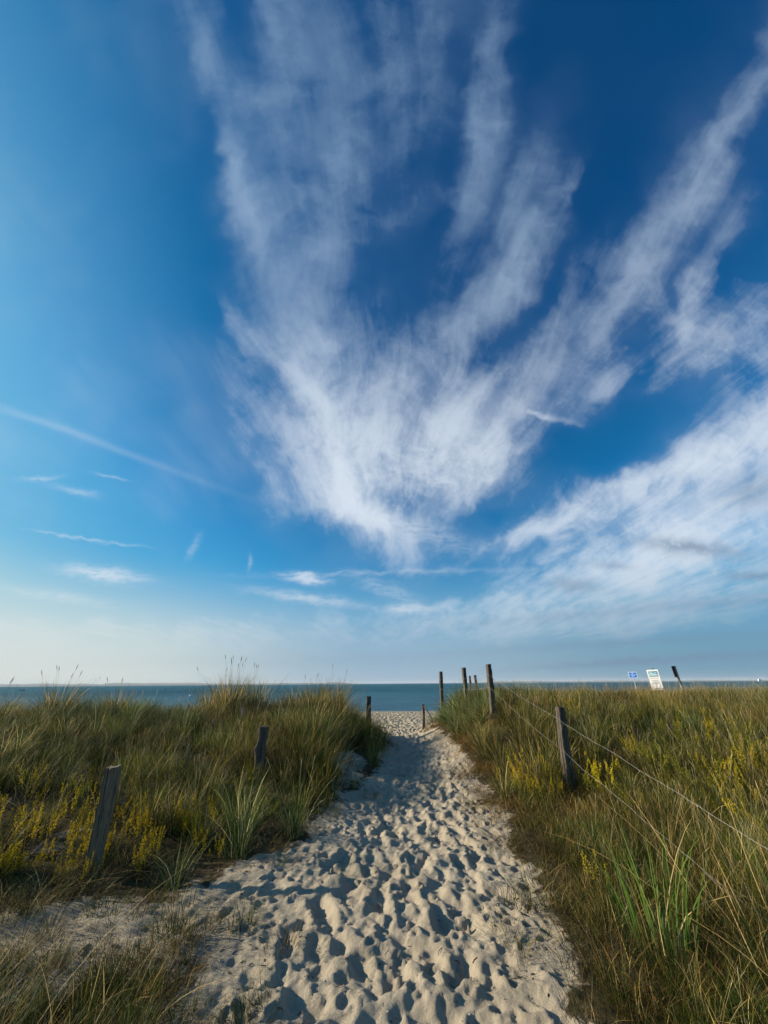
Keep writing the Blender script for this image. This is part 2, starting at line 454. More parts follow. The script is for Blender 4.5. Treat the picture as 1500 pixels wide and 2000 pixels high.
def footprints():
    """The fine grid of the ground with every trodden hollow pressed into it."""
    def grow(start, end, step, ratio, mx):
        out, v, s = [], start, step
        while v < end:
            s = min(s * ratio, mx)
            v += s
            out.append(v)
        return out
    xs = list(np.arange(-1.35, 1.75, 0.0135))
    right = grow(xs[-1], 420, 0.0135, 1.028, 30)
    left = [-v for v in grow(-xs[0], 420, 0.0135, 1.028, 30)]
    xs = np.array(left[::-1] + xs + right)
    ys = list(np.arange(1.6, 6.4, 0.0135))
    v = ys[-1]
    while v < 62:
        v += 0.0135 * max(1, v / 6.4) ** 1.12
        ys.append(v)
    ys += [64, 68, 75, 90, 120]
    v, s, back = 1.6, 0.0135, []
    while v > -300:
        s = min(s * 1.06, 30)
        v -= s
        back.append(v)
    ys = np.array(back[::-1] + ys)
    X, Y = np.meshgrid(xs, ys)
    X = X.astype(np.float32); Y = Y.astype(np.float32)
    Hf = np.zeros_like(X)
    pin = path_in(X, Y)
    on = sstep(-0.38, 0.05, pin)

    def stamp(cx, cy, ang, L, Wd, dep, rim, sharp):
        Rm = max(L, Wd) * 1.7
        i0, i1 = np.searchsorted(xs, [cx - Rm, cx + Rm])
        j0, j1 = np.searchsorted(ys, [cy - Rm, cy + Rm])
        if i1 - i0 < 3 or j1 - j0 < 3:
            return
        x = X[j0:j1, i0:i1] - cx
        y = Y[j0:j1, i0:i1] - cy
        c, s_ = math.cos(ang), math.sin(ang)
        u = (x * s_ + y * c) / L           # along the foot
        w_ = (x * c - y * s_) / Wd         # across
        w_ = w_ + 0.25 * u * u * (1 if dep > 0.04 else -1)
        wob = 0.30 * vnoise(x * 14 + cx * 50, y * 14 + cy * 50)
        r = np.sqrt(u * u + w_ * w_ * (1.25 + 0.35 * u)) + wob
        m = 1 - sstep(sharp, 1.12, r)
        floor_ = -dep * (1 - 0.30 * np.clip(r, 0, 1) ** 2 - 0.25 * u)
        ring = np.exp(-((r - 1.30) / 0.28) ** 2) * rim * (1.0 - 0.4 * np.clip(u, -1.5, 1.5))
        blk = Hf[j0:j1, i0:i1]
        Hf[j0:j1, i0:i1] = np.minimum(blk * (1 - m) + (0.30 * blk + floor_) * m + ring * (1 - m), .022 + .3 * np.maximum(blk, 0))

    # main path and side branch
    for k in range(2100):
        cy = 1.6 + 14.0 * rng.random() ** 1.15
        l_, r_ = np.interp(cy, PY, PL), np.interp(cy, PY, PR)
        cx = (l_ + r_) / 2 + (r_ - l_) * 0.5 * np.clip(rng.normal(0, 0.52), -1.05, 1.05)
        edge = min(cx - l_, r_ - cx)
        sc_ = 0.55 + 0.5 * min(1, max(0.0, edge) / 0.45)
        ang = rng.normal(0.02, 0.34)
        sc_ *= rng.choice([.85, 1.15, 1.5], p=[.3, .4, .3])
        stamp(cx, cy, ang, rng.uniform(.085, .150) * sc_, rng.uniform(.046, .070) * sc_, rng.uniform(.022, .046) * sc_, rng.uniform(.004, .012) * sc_, rng.uniform(.30, .62))
    for k in range(260):
        t = rng.random()
        cx, cy = -0.6 - 3.4 * t + rng.normal(0, .2), 4.15 - 1.65 * t + rng.normal(0, .24)
        stamp(cx, cy, rng.normal(1.0, .4), rng.uniform(.07, .12), rng.uniform(.04, .06), rng.uniform(.012, .026), rng.uniform(.004, .010), .6)
    # loose dry sand slumps: soften the ridges between the hollows
    for _ in range(2):
        Hf[:, 1:-1] = .25 * Hf[:, :-2] + .5 * Hf[:, 1:-1] + .25 * Hf[:, 2:]
        Hf[1:-1] = .25 * Hf[:-2] + .5 * Hf[1:-1] + .25 * Hf[2:]
    # loose sand cannot stand in peaks: crests settle to soft, flowing ridges
    cap = .006 + .010 * fbm(X, Y, 2.5, 2, .5, 33)
    Hf = np.where(Y < 14.5, -np.logaddexp(-Hf * 190, -cap * 190) / 190, Hf)
    for _ in range(2):
        Hf[1:-1] = .25 * Hf[:-2] + .5 * Hf[1:-1] + .25 * Hf[2:]
    # small scuffs, heel dents and dog prints
    for k in range(2300):
        cy = 1.6 + 10 * rng.random() ** 1.2
        l_, r_ = np.interp(cy, PY, PL), np.interp(cy, PY, PR)
        cx = rng.uniform(l_ - .1, r_ + .15)
        s_ = .012 + .034 * rng.random() ** 1.8
        stamp(cx, cy, rng.uniform(0, 6.28), s_ * 1.3, s_, s_ * rng.uniform(.25, .5), s_ * .18, .5)
    # open beach
    for k in range(5200):
        cy = 14.5 + 30 * rng.random() ** 1.1
        cx = rng.uniform(-1.6 - (cy - 14) * .09, 2.0 + (cy - 14) * .16)
        stamp(cx, cy, rng.uniform(0, 6.28), rng.uniform(.16, .26), rng.uniform(.09, .15), rng.uniform(.05, .09), rng.uniform(.02, .04), .6)
    fade = np.where(Y > 14, 1.0, on)
    z = base_z(X, Y)
    far = np.clip((np.hypot(X, Y) - 60) / 200, 0, 1)
    lump = 0.030 * fbm(X, Y, 2.2, 3) + 0.014 * fbm(X, Y, 9, 3, .55, 5)
    clods = 0.008 * fbm(X, Y, 22, 4, .65, 8) + .004 * np.maximum(0, fbm(X, Y, 45, 2, .6, 14)) * (fbm(X, Y, 3, 2, .5, 15) > 0)
    rough = 0.05 * fbm(X, Y, 1.1, 4, .5, 9) * (1 - on)
    und = 0.035 * fbm(X, Y, 1.2, 3, .5, 4) * on
    near = (Y < 20)
    z = z + Hf * fade + lump + np.where(near, clods, 0) + rough + und + far * 0.6 * (Y < 30)
    wet = 1 - sstep(44.0, 47.0, Y)
    z = np.where(Y > 43, base_z(X, Y), z)
    return xs, ys, X, Y, z, pin


XS, YS, TX, TY, TZ, PIN = footprints()


def ground(x, y):
    """Height of the finished ground at scattered points."""
    x = np.atleast_1d(np.asarray(x, float)); y = np.atleast_1d(np.asarray(y, float))
    i = np.clip(np.searchsorted(XS, x) - 1, 0, len(XS) - 2)
    j = np.clip(np.searchsorted(YS, y) - 1, 0, len(YS) - 2)
    fu = (x - XS[i]) / (XS[i + 1] - XS[i]); fv = (y - YS[j]) / (YS[j + 1] - YS[j])
    return (TZ[j, i] * (1 - fu) + TZ[j, i + 1] * fu) * (1 - fv) + (TZ[j + 1, i] * (1 - fu) + TZ[j + 1, i + 1] * fu) * fv


def gz(x, y):
    return float(ground(x, y)[0])


# ------------------------------------------------------------------ materials
def mat_new(name):
    m = bpy.data.materials.new(name)
    m.use_nodes = True
    return m, Nodes(m.node_tree), m.node_tree.nodes['Principled BSDF'], m.node_tree


def sand_material():
    m, N, bs, nt = mat_new('dune_sand')
    tc = N.n('ShaderNodeTexCoord').outputs['Object']
    att = N.n('ShaderNodeAttribute', attribute_name='soil').outputs['Fac']
    n1 = N.noise(tc, 1.3, 4, .6)
    n2 = N.noise(tc, 38, 5, .7)
    n3 = N.noise(tc, 260, 3, .6)
    sand = N.mix(N.smooth(n1, .3, .7), (.350, .300, .222), (.415, .360, .272))
    sand = N.mix(N.smooth(n2, .35, .75, 0, .35), sand, (.23, .19, .13))
    sand = N.mix(N.smooth(n3, .55, .75, 0, .35), sand, (.15, .12, .08))
    spk = N.n('ShaderNodeTexVoronoi', {'Vector': tc, 'Scale': 30.0, 'Randomness': 1.0}).outputs['Distance']
    spk = N.math('MULTIPLY', N.smooth(spk, .10, .04), N.smooth(N.noise(tc, 5, 3, .6), .45, .62))
    sand = N.mix(spk, sand, (.07, .05, .035))
    lit = N.noise(tc, 14, 6, .75)
    litter = N.mix(N.smooth(lit, .35, .68), (.026, .019, .009), (.095, .070, .034))
    litter = N.mix(N.smooth(N.noise(tc, 60, 3, .7), .5, .7, 0, .6), litter, (.055, .060, .018))
    edge = N.math('ADD', att, N.math('MULTIPLY', N.math('SUBTRACT', N.noise(tc, 9, 6, .75), .5), 1.5))
    f = N.smooth(edge, .36, .64)
    col = N.mix(f, sand, litter)
    sep = N.n('ShaderNodeSeparateXYZ', {0: tc})
    wet = N.smooth(sep.outputs[2], -1.10, -1.19)
    col = N.mix(N.math('MULTIPLY', wet, .6), col, (.20, .17, .12))
    nt.links.new(col, bs.inputs['Base Color'])
    bs.inputs['Roughness'].default_value = .93
    bs.inputs['Specular IOR Level'].default_value = .15
    hgt = N.math('ADD', N.math('MULTIPLY', N.noise(tc, 42, 7, .74), .020), N.math('ADD', N.math('MULTIPLY', n3, .003), N.math('MULTIPLY', f, N.math('MULTIPLY', lit, .05))))
    bmp = N.n('ShaderNodeBump', {'Strength': .75, 'Distance': 1.0, 'Height': hgt})
    nt.links.new(bmp.outputs[0], bs.inputs['Normal'])
    return m


def wood_material(name, a, b, lichen):
    m, N, bs, nt = mat_new(name)
    tc = N.n('ShaderNodeTexCoord').outputs['Object']
    g = N.noise(N.mapping(tc, scale=(60, 60, 2.2)), 1.0, 6, .65, .6)
    c = N.mix(N.smooth(g, .32, .68), a, b)
    crack = N.smooth(N.noise(N.mapping(tc, scale=(95, 95, 1.6)), 1.0, 3, .5, .4), .60, .68)
    c = N.mix(crack, c, tuple(v * .25 for v in a))
    c = N.mix(N.smooth(N.noise(tc, 12, 5, .7), .56, .72, 0, lichen), c, (.30, .31, .20))
    nt.links.new(c, bs.inputs['Base Color'])
    bs.inputs['Roughness'].default_value = .88
    hgt = N.math('ADD', N.math('MULTIPLY', g, .020), N.math('MULTIPLY', crack, -.022))
    nt.links.new(N.n('ShaderNodeBump', {'Strength': .8, 'Distance': 1.0, 'Height': hgt}).outputs[0], bs.inputs['Normal'])
    return m


def plain(name, c, rough=.6, metal=0.0, var=.15, scale=30):
    m, N, bs, nt = mat_new(name)
    tc = N.n('ShaderNodeTexCoord').outputs['Object']
    col = N.mix(N.smooth(N.noise(tc, scale, 4, .65), .35, .7), c, tuple(v * (1 - var * 2) for v in c))
    nt.links.new(col, bs.inputs['Base Color'])
    bs.inputs['Roughness'].default_value = rough
    bs.inputs['Metallic'].default_value = metal
    return m


def blade_material(name, trans=.27, rough=.55):
    m, N, bs, nt = mat_new(name)
    col = N.n('ShaderNodeAttribute', attribute_name='col').outputs['Color']
    tint = N.n('ShaderNodeAttribute', attribute_name='tint', attribute_type='INSTANCER').outputs['Color']
    c = N.mix(1.0, col, tint, 'MULTIPLY')
    nt.links.new(c, bs.inputs['Base Color'])
    bs.inputs['Roughness'].default_value = rough
    bs.inputs['Specular IOR Level'].default_value = .14
    tr = N.n('ShaderNodeBsdfTranslucent', {'Color': c})
    mx = N.n('ShaderNodeMixShader', {0: trans})
    nt.links.new(bs.outputs[0], mx.inputs[1])
    nt.links.new(tr.outputs[0], mx.inputs[2])
    nt.links.new(mx.outputs[0], nt.nodes['Material Output'].inputs[0])
    return m


def solo_blade_material(name, trans=.35):
    m, N, bs, nt = mat_new(name)
    col = N.n('ShaderNodeAttribute', attribute_name='col').outputs['Color']
    nt.links.new(col, bs.inputs['Base Color'])
    bs.inputs['Roughness'].default_value = .55
    bs.inputs['Specular IOR Level'].default_value = .14
    tr = N.n('ShaderNodeBsdfTranslucent', {'Color': col})
    mx = N.n('ShaderNodeMixShader', {0: trans})
    nt.links.new(bs.outputs[0], mx.inputs[1])
    nt.links.new(tr.outputs[0], mx.inputs[2])
    nt.links.new(mx.outputs[0], nt.nodes['Material Output'].inputs[0])
    return m


# ------------------------------------------------------------------ ground sheet
nx, ny = len(XS), len(YS)
vv = np.stack([TX, TY, TZ], -1).reshape(-1, 3)
idx = np.arange(nx * ny, dtype=np.int32).reshape(ny, nx)
quads = np.stack([idx[:-1, :-1], idx[:-1, 1:], idx[1:, 1:], idx[1:, :-1]], -1).reshape(-1, 4)
me = mesh_np('sand_ground', vv, [quads], sand_material(), True)
soil = 1 - sstep(-0.42, 0.12, PIN + 0.25 * fbm(TX, TY, 2.0, 4, .6, 11))
soil = np.where(TY > 19, np.where((TX < -8) | (TX > 6), .2, 0), soil)
soil = soil * (1 - np.where(TX > 1.5, .1, .5) * sstep(.1, .35, fbm(TX, TY, .9, 3, .5, 21)))
at = me.attributes.new('soil', 'FLOAT', 'POINT')
at.data.foreach_set('value', soil.astype(np.float32).ravel())
ground_o = obj('ground', me, kind='structure')
ground_o['label'] = 'pale dune sand with trodden path running down to the beach'

# ------------------------------------------------------------------ sea
m, N, bs, nt = mat_new('sea_water')
tc = N.n('ShaderNodeTexCoord').outputs['Object']
n1 = N.noise(N.mapping(tc, scale=(.35, .9, 1)), 1.0, 8, .62, .3)
n2 = N.noise(N.mapping(tc, scale=(.006, .035, 1)), 1.0, 5, .6)
n3 = N.noise(N.mapping(tc, (5, 3, 0), scale=(.03, .12, 1)), 1.0, 5, .6)
n4 = N.noise(N.mapping(tc, (9, 2, 0), scale=(.12, .55, 1)), 1.0, 6, .65)
sepw = N.n('ShaderNodeSeparateXYZ', {0: tc})
shal = N.smooth(sepw.outputs[1], 190, 44)
deep = N.mix(N.smooth(N.math('ADD', N.math('MULTIPLY', n2, .55), N.math('MULTIPLY', n4, .45)), .45, .55), (.003, .062, .100), (.010, .130, .170))
colw = N.mix(N.math('MULTIPLY', shal, .8), deep, (.06, .165, .235))
foam = N.math('MULTIPLY', N.smooth(n3, .66, .74), N.smooth(sepw.outputs[1], 500, 60))
foam = N.math('MAXIMUM', N.math('MULTIPLY', foam, .35), N.math('MULTIPLY', N.smooth(N.math('ADD', sepw.outputs[1], N.math('MULTIPLY', n1, 5)), 49.5, 47.5), .55))
colw = N.mix(foam, colw, (.6, .66, .68))
nt.links.new(colw, bs.inputs['Base Color'])
bs.inputs['Roughness'].default_value = .42
bs.inputs['IOR'].default_value = 1.33
bs.inputs['Specular IOR Level'].default_value = .08
hw = N.math('ADD', N.math('MULTIPLY', n1, 1.5), N.math('MULTIPLY', n3, 3.0))
nt.links.new(N.n('ShaderNodeBump', {'Strength': 1.0, 'Distance': 1.0, 'Height': hw}).outputs[0], bs.inputs['Normal'])
sx0 = [-16000, -4000, -800, 0, 800, 4000, 16000]
sy0 = [41, 120, 400, 1500, 5000, 13800]
sv = [(x, y, SEA) for y in sy0 for x in sx0]
sq = [(j * 7 + i, j * 7 + i + 1, (j + 1) * 7 + i + 1, (j + 1) * 7 + i) for j in range(5) for i in range(6)]
sea = obj('sea', mesh_np('sea', sv, [np.array(sq)], m, True), kind='structure')
sea['label'] = 'calm blue green sea beyond the beach'

# ------------------------------------------------------------------ distant shore
def shore(name, x0, x1, y, hmax, seed, label):
    xs = np.linspace(x0, x1, 160)
    h = hmax * (0.45 + 0.9 * np.clip(fbm(xs / 900.0, xs * 0 + seed, 1.0, 5, .55, seed) + .35, 0, 1))
    end = np.minimum(sstep(0, 900, xs - x0), sstep(0, 900, x1 - xs))
    h = h * end + .5
    b = MB()
    rows = [(0, 0), (0, .55), (150, 1.0), (700, .8), (900, 0)]
    vs = [(x, y + dy_ + 120 * math.sin(x / 1300), SEA - .3 + hh * k) for dy_, k in rows for x, hh in zip(xs, h)]
    n = len(xs)
    q_ = [(j * n + i, j * n + i + 1, (j + 1) * n + i + 1, (j + 1) * n + i) for j in range(4) for i in range(n - 1)]
    b.add(vs, q_)
    o = b.build(name, plain('shore_land', (.10, .12, .09), .95, 0, .2, .004), None, True, kind='structure')
    o['label'] = label


shore('far_shore', -14500, -700, 11200, 52, 3, 'faint low coast on the horizon beyond the grassy left dune')
shore('far_shore', 2300, 14500, 11600, 34, 6, 'faint low coast on the horizon behind the signs')

# ------------------------------------------------------------------ grass shapes
def pick(cols, wts, n):
    c = np.array(cols)[rng.choice(len(cols), n, p=np.array(wts) / sum(wts))]
    return c * rng.uniform(.75, 1.25, (n, 1))


GREEN = [(.010, .029, .004), (.022, .050, .005), (.060, .076, .007), (.15, .115, .022), (.42, .34, .17)]
W_MID = (5, 4.5, 2.4, 1.1, 1.1)
W_GREEN = (5, 4, 2, .8, .4)
W_DRY = (1.5, 2, 2, 2.6, 2.2)
BROWN = [(.035, .024, .010), (.085, .055, .020), (.16, .115, .050), (.070, .075, .022), (.25, .19, .10)]
GREYG = [(.016, .035, .008), (.036, .058, .014), (.085, .095, .026), (.21, .175, .070), (.50, .42, .25)]


def blades(n, rad, h0, h1, wid, lean, bend, cols, wts, seg=4, base_col=None, centre=None, droop=.35):
    """n grass blades as one array set: verts, quads, tris, colours."""
    r = rad * np.sqrt(rng.random(n))
    th = rng.uniform(0, 2 * np.pi, n)
    bx, by = r * np.cos(th), r * np.sin(th)
    if centre is not None:
        bx, by = bx + centre[0], by + centre[1]
    hd = th + rng.normal(0, .7, n)
    h = rng.uniform(h0, h1, n)
    le = np.abs(rng.normal(0, 1, n)) * lean
    be = np.abs(rng.normal(.7, .5, n)) * bend
    w = wid * rng.uniform(.6, 1.3, n)
    tw = hd + np.pi / 2 + rng.normal(0, .6, n)
    t = np.linspace(0, 1, seg + 1)[None, :]
    hor = (le[:, None] * t + be[:, None] * t ** 2.2) * h[:, None]
    z = h[:, None] * (t - droop * be[:, None] * t ** 3) - .02
    cx = bx[:, None] + np.cos(hd)[:, None] * hor
    cy = by[:, None] + np.sin(hd)[:, None] * hor
    ww = (w[:, None] * (1 - t ** 2 * .85)) * .5
    ox, oy = np.cos(tw)[:, None] * ww, np.sin(tw)[:, None] * ww
    Lf = np.stack([cx - ox, cy - oy, z], -1)
    Rt = np.stack([cx + ox, cy + oy, z], -1)
    vs = np.concatenate([np.stack([Lf[:, :seg], Rt[:, :seg]], 2).reshape(n, seg * 2, 3), Lf[:, seg:seg + 1]], 1)
    vs[:, -1] = (Lf[:, seg] + Rt[:, seg]) / 2
    k = seg * 2 + 1
    o = (np.arange(n) * k)[:, None]
    q_ = np.concatenate([o + np.array([[2 * s, 2 * s + 1, 2 * s + 3, 2 * s + 2]]) for s in range(seg - 1)], 0)
    t_ = o + np.array([[2 * seg - 2, 2 * seg - 1, 2 * seg]])
    c = pick(cols, wts, n)
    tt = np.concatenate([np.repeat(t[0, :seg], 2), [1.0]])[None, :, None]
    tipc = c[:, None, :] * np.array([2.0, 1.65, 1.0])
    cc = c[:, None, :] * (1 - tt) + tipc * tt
    return vs.reshape(-1, 3), q_, t_, np.concatenate([cc, np.ones((n, k, 1))], -1).reshape(-1, 4)


def merge(parts):
    V, Q, T, C, b = [], [], [], [], 0
    for v, q_, t_, c in parts:
        if not len(v):
            continue
        V.append(v); C.append(c)
        if len(q_): Q.append(np.asarray(q_) + b)
        if len(t_): T.append(np.asarray(t_) + b)
        b += len(v)
    return np.concatenate(V), (np.concatenate(Q) if Q else np.zeros((0, 4), int)), (np.concatenate(T) if T else np.zeros((0, 3), int)), np.concatenate(C)


def heads(n, rad, h0, h1, lean, col=(.40, .31, .18), sz=.09, fat=.009):
    """Seed heads on thin stalks."""
    V, T, C = [], [], []
    Q = []
    for _ in range(n):
        th, r = rng.uniform(0, 6.28), rad * math.sqrt(rng.random())
        hd = th + rng.normal(0, .5)
        h = rng.uniform(h0, h1)
        le, be = abs(rng.normal(0, lean)), rng.uniform(.02, .16)
        P = []
        for t in (0, .35, .7, 1.0, 1.0 + sz * .5 / h, 1.0 + sz / h):
            ho = (le * t + be * t * t) * h
            P.append(Vector((r * math.cos(th) + math.cos(hd) * ho, r * math.sin(th) + math.sin(hd) * ho, h * t - .02)))
        rr = [.0014, .0013, .0012, .0016, fat * .5, .001]
        for i, (p_, w_) in enumerate(zip(P, rr)):
            for k in range(3):
                a = 2.094 * k
                V.append((p_.x + math.cos(a) * w_, p_.y + math.sin(a) * w_, p_.z))
                cc = col if i >= 3 else (.30, .25, .13)
                C.append((*cc, 1))
        b = len(V) - 18
        for i in range(5):
            for k in range(3):
                Q.append((b + i * 3 + k, b + i * 3 + (k + 1) % 3, b + i * 3 + 3 + (k + 1) % 3, b + i * 3 + 3 + k))
    return np.array(V), np.array(Q), np.zeros((0, 3), int), np.array(C)


def flower_stems(n, rad, h0, h1, col, lush=46, start=.35):
    """Upright stems, whorls of narrow leaves and panicles of tiny yellow flowers."""
    V, Q, T, C = [], [], [], []
    for _ in range(n):
        th, r = rng.uniform(0, 6.28), rad * math.sqrt(rng.random())
        h = rng.uniform(h0, h1)
        hd, le = rng.uniform(0, 6.28), abs(rng.normal(0, .16))
        bx, by = r * math.cos(th), r * math.sin(th)
        P = lambda t: Vector((bx + math.cos(hd) * le * h * t * t, by + math.sin(hd) * le * h * t * t, h * t - .01))
        b = len(V)
        for i in range(4):
            p_ = P(i / 3)
            for k in range(2):
                V.append((p_.x + (k - .5) * .003, p_.y + (k - .5) * .002, p_.z)); C.append((.10, .10, .025, 1))
        for i in range(3):
            Q.append((b + 2 * i, b + 2 * i + 1, b + 2 * i + 3, b + 2 * i + 2))
        for k in range(14):                                  # leaves
            t = rng.uniform(.1, .9)
            p_ = P(t); a = rng.uniform(0, 6.28); l_ = rng.uniform(.012, .028)
            dv = Vector((math.cos(a), math.sin(a), rng.uniform(-.1, .6))) * l_
            sd = Vector((-math.sin(a), math.cos(a), 0)) * .0022
            b = len(V)
            V += [tuple(p_ - sd), tuple(p_ + sd), tuple(p_ + dv)]
            C += [(.075, .10, .02, 1)] * 3
            T.append((b, b + 1, b + 2))
        for k in range(lush):                                # flowers
            t = start + (1 - start) * rng.random() ** .8
            spread = .016 * (1.15 - t) / (1 - start) + .005
            p_ = P(t) + Vector((rng.normal(0, spread * .6), rng.normal(0, spread * .6), rng.normal(0, .01)))
            s_ = rng.uniform(.005, .0095)
            b = len(V)
            ax = Vector(rng.normal(0, 1, 3)).normalized(); u = ax.orthogonal().normalized() * s_; w_ = ax.cross(u).normalized() * s_
            V += [tuple(p_ + u), tuple(p_ + w_), tuple(p_ - u), tuple(p_ - w_), tuple(p_ + ax * s_)]
            cc = tuple(np.array(col) * rng.uniform(.65, 1.2))
            C += [(*cc, 1)] * 5
            T += [(b, b + 1, b + 4), (b + 1, b + 2, b + 4), (b + 2, b + 3, b + 4), (b + 3, b, b + 4)]
    return np.array(V), np.array(Q), np.array(T), np.array(C)


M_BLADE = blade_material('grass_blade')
M_FLOWER = blade_material('flower_stem', .25, .7)


def shape_mesh(name, parts, mat):
    v, q_, t_, c = merge(parts)
    return mesh_np(name, v, [q_, t_], mat, False, c)


def variants(name, fn, n, mat):
    coll = bpy.data.collections.new(name + '_shapes')
    for i in range(n):
        coll.objects.link(bpy.data.objects.new('%s_shape_%02d' % (name, i), shape_mesh(name, fn(i), mat)))
    return coll, n


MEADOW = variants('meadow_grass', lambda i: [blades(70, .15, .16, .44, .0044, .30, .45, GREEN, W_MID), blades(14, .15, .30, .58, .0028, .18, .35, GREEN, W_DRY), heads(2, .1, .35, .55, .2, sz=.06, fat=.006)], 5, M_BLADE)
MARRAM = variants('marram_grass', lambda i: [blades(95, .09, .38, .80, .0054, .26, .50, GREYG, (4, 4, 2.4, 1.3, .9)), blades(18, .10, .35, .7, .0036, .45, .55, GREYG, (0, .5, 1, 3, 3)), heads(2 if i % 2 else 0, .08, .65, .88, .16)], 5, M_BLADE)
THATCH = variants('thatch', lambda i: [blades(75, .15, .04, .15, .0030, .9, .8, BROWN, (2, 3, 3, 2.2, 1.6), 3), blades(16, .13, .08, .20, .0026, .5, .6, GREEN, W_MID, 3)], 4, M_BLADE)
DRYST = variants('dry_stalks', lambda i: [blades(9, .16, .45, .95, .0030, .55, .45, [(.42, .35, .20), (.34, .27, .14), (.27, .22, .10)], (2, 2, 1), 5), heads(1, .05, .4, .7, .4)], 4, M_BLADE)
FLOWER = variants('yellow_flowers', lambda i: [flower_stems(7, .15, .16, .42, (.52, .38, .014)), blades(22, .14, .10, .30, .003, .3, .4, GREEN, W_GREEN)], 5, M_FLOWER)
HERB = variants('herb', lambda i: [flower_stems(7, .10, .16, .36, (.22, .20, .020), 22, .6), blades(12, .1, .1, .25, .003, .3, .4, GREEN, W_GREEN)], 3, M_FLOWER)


def scatter(name, shapes, x, y, scl, tint, tilt=.12, downhill=.35, sink=0.0, label=None):
    """One stuff object: grass instanced on points with its own turn, size and tint per clump."""
    coll, nv = shapes
    x, y = np.asarray(x, float), np.asarray(y, float)
    n = len(x)
    z = ground(x, y) - sink
    e = .25
    gx = (base_z(x + e, y) - base_z(x - e, y)) / (2 * e)
    gy = (base_z(x, y + e) - base_z(x, y - e)) / (2 * e)
    rx = gy * downhill + rng.normal(0, tilt, n)       # lean down the slope, plus chance
    ry = -gx * downhill + rng.normal(0, tilt, n)
    rz = rng.uniform(0, 6.283, n)
    me = bpy.data.meshes.new(name)
    me.vertices.add(n)
    me.vertices.foreach_set('co', np.stack([x, y, z], -1).astype(np.float32).ravel())
    for nm, ty, arr in (('tilt', 'FLOAT_VECTOR', np.stack([rx, ry, rx * 0], -1)), ('turn', 'FLOAT', rz), ('scl', 'FLOAT_VECTOR', scl), ('tint', 'FLOAT_VECTOR', tint)):
        a = me.attributes.new(nm, ty, 'POINT')
        a.data.foreach_set('vector' if 'VECTOR' in ty else 'value', np.asarray(arr, np.float32).ravel())
    a = me.attributes.new('vid', 'INT', 'POINT')
    a.data.foreach_set('value', rng.integers(0, nv, n).astype(np.int32))
    o = obj(name, me, kind='stuff')
    if label:
        o['label'] = label
    ng = bpy.data.node_groups.new(name, 'GeometryNodeTree')
    ng.interface.new_socket('Geometry', in_out='INPUT', socket_type='NodeSocketGeometry')
    ng.interface.new_socket('Geometry', in_out='OUTPUT', socket_type='NodeSocketGeometry')
    G = Nodes(ng)
    gi, go = ng.nodes.new('NodeGroupInput'), ng.nodes.new('NodeGroupOutput')
    ci = G.n('GeometryNodeCollectionInfo', transform_space='RELATIVE')
    ci.inputs[0].default_value = coll
    ci.inputs['Separate Children'].default_value = True
    ci.inputs['Reset Children'].default_value = True

    def att(nm, ty):
        a_ = G.n('GeometryNodeInputNamedAttribute', data_type=ty)
        a_.inputs['Name'].default_value = nm
        return [s for s in a_.outputs if s.enabled and s.name == 'Attribute'][0]
    cz = ng.nodes.new('ShaderNodeCombineXYZ')
    ng.links.new(att('turn', 'FLOAT'), cz.inputs[2])
    er = G.n('FunctionNodeEulerToRotation')
    ng.links.new(cz.outputs[0], er.inputs[0])
    er2 = G.n('FunctionNodeEulerToRotation')
    ng.links.new(att('tilt', 'FLOAT_VECTOR'), er2.inputs[0])
    rr = G.n('FunctionNodeRotateRotation', rotation_space='GLOBAL')
    ng.links.new(er.outputs[0], rr.inputs[0])
    ng.links.new(er2.outputs[0], rr.inputs[1])
    ip = ng.nodes.new('GeometryNodeInstanceOnPoints')
    ng.links.new(gi.outputs[0], ip.inputs['Points'])
    ng.links.new(ci.outputs[0], ip.inputs['Instance'])
    ip.inputs['Pick Instance'].default_value = True
    ng.links.new(att('vid', 'INT'), ip.inputs['Instance Index'])
    ng.links.new(rr.outputs[0], ip.inputs['Rotation'])
    ng.links.new(att('scl', 'FLOAT_VECTOR'), ip.inputs['Scale'])
    ng.links.new(ip.outputs[0], go.inputs[0])
    md = o.modifiers.new('scatter', 'NODES')
    md.node_group = ng
    return o


def sample(area, dens):
    """Random points in a box (x0, x1, y0, y1), kept with probability dens(x, y) / max."""
    x0, x1, y0, y1 = area
    dmax = dens[0]
    n = int((x1 - x0) * (y1 - y0) * dmax)
    x, y = rng.uniform(x0, x1, n), rng.uniform(y0, y1, n)
    keep = rng.random(n) * dmax < dens[1](x, y)
    inview = (np.abs(x) < 1.16 * y + 1.2)
    k = keep & inview
    return x[k], y[k]


def outside(x, y, a, b):
    return sstep(a, b, -path_in(x, y))


def tints(x, y, seed, warm=.25, amp=.35):
    n = len(x)
    v = fbm(x, y, .55, 3, .5, seed) * 1.6
    g = fbm(x, y, 1.9, 3, .6, seed + 1)
    b = np.clip(1 + amp * g * 3 + rng.normal(0, .18, n), .35, 2.0)
    return np.stack([b * (1 + warm * v) * .94, b * 1.0, b * (1 - warm * v * .6)], -1)


def scales(n, lo, hi, x=None, y=None, far=0.0):
    s = rng.uniform(lo, hi, n)
    if far:
        s = s * (1 + far * np.clip((y - 8) / 10, 0, 1))
    return np.stack([s, s, s * rng.uniform(.8, 1.2, n)], -1)


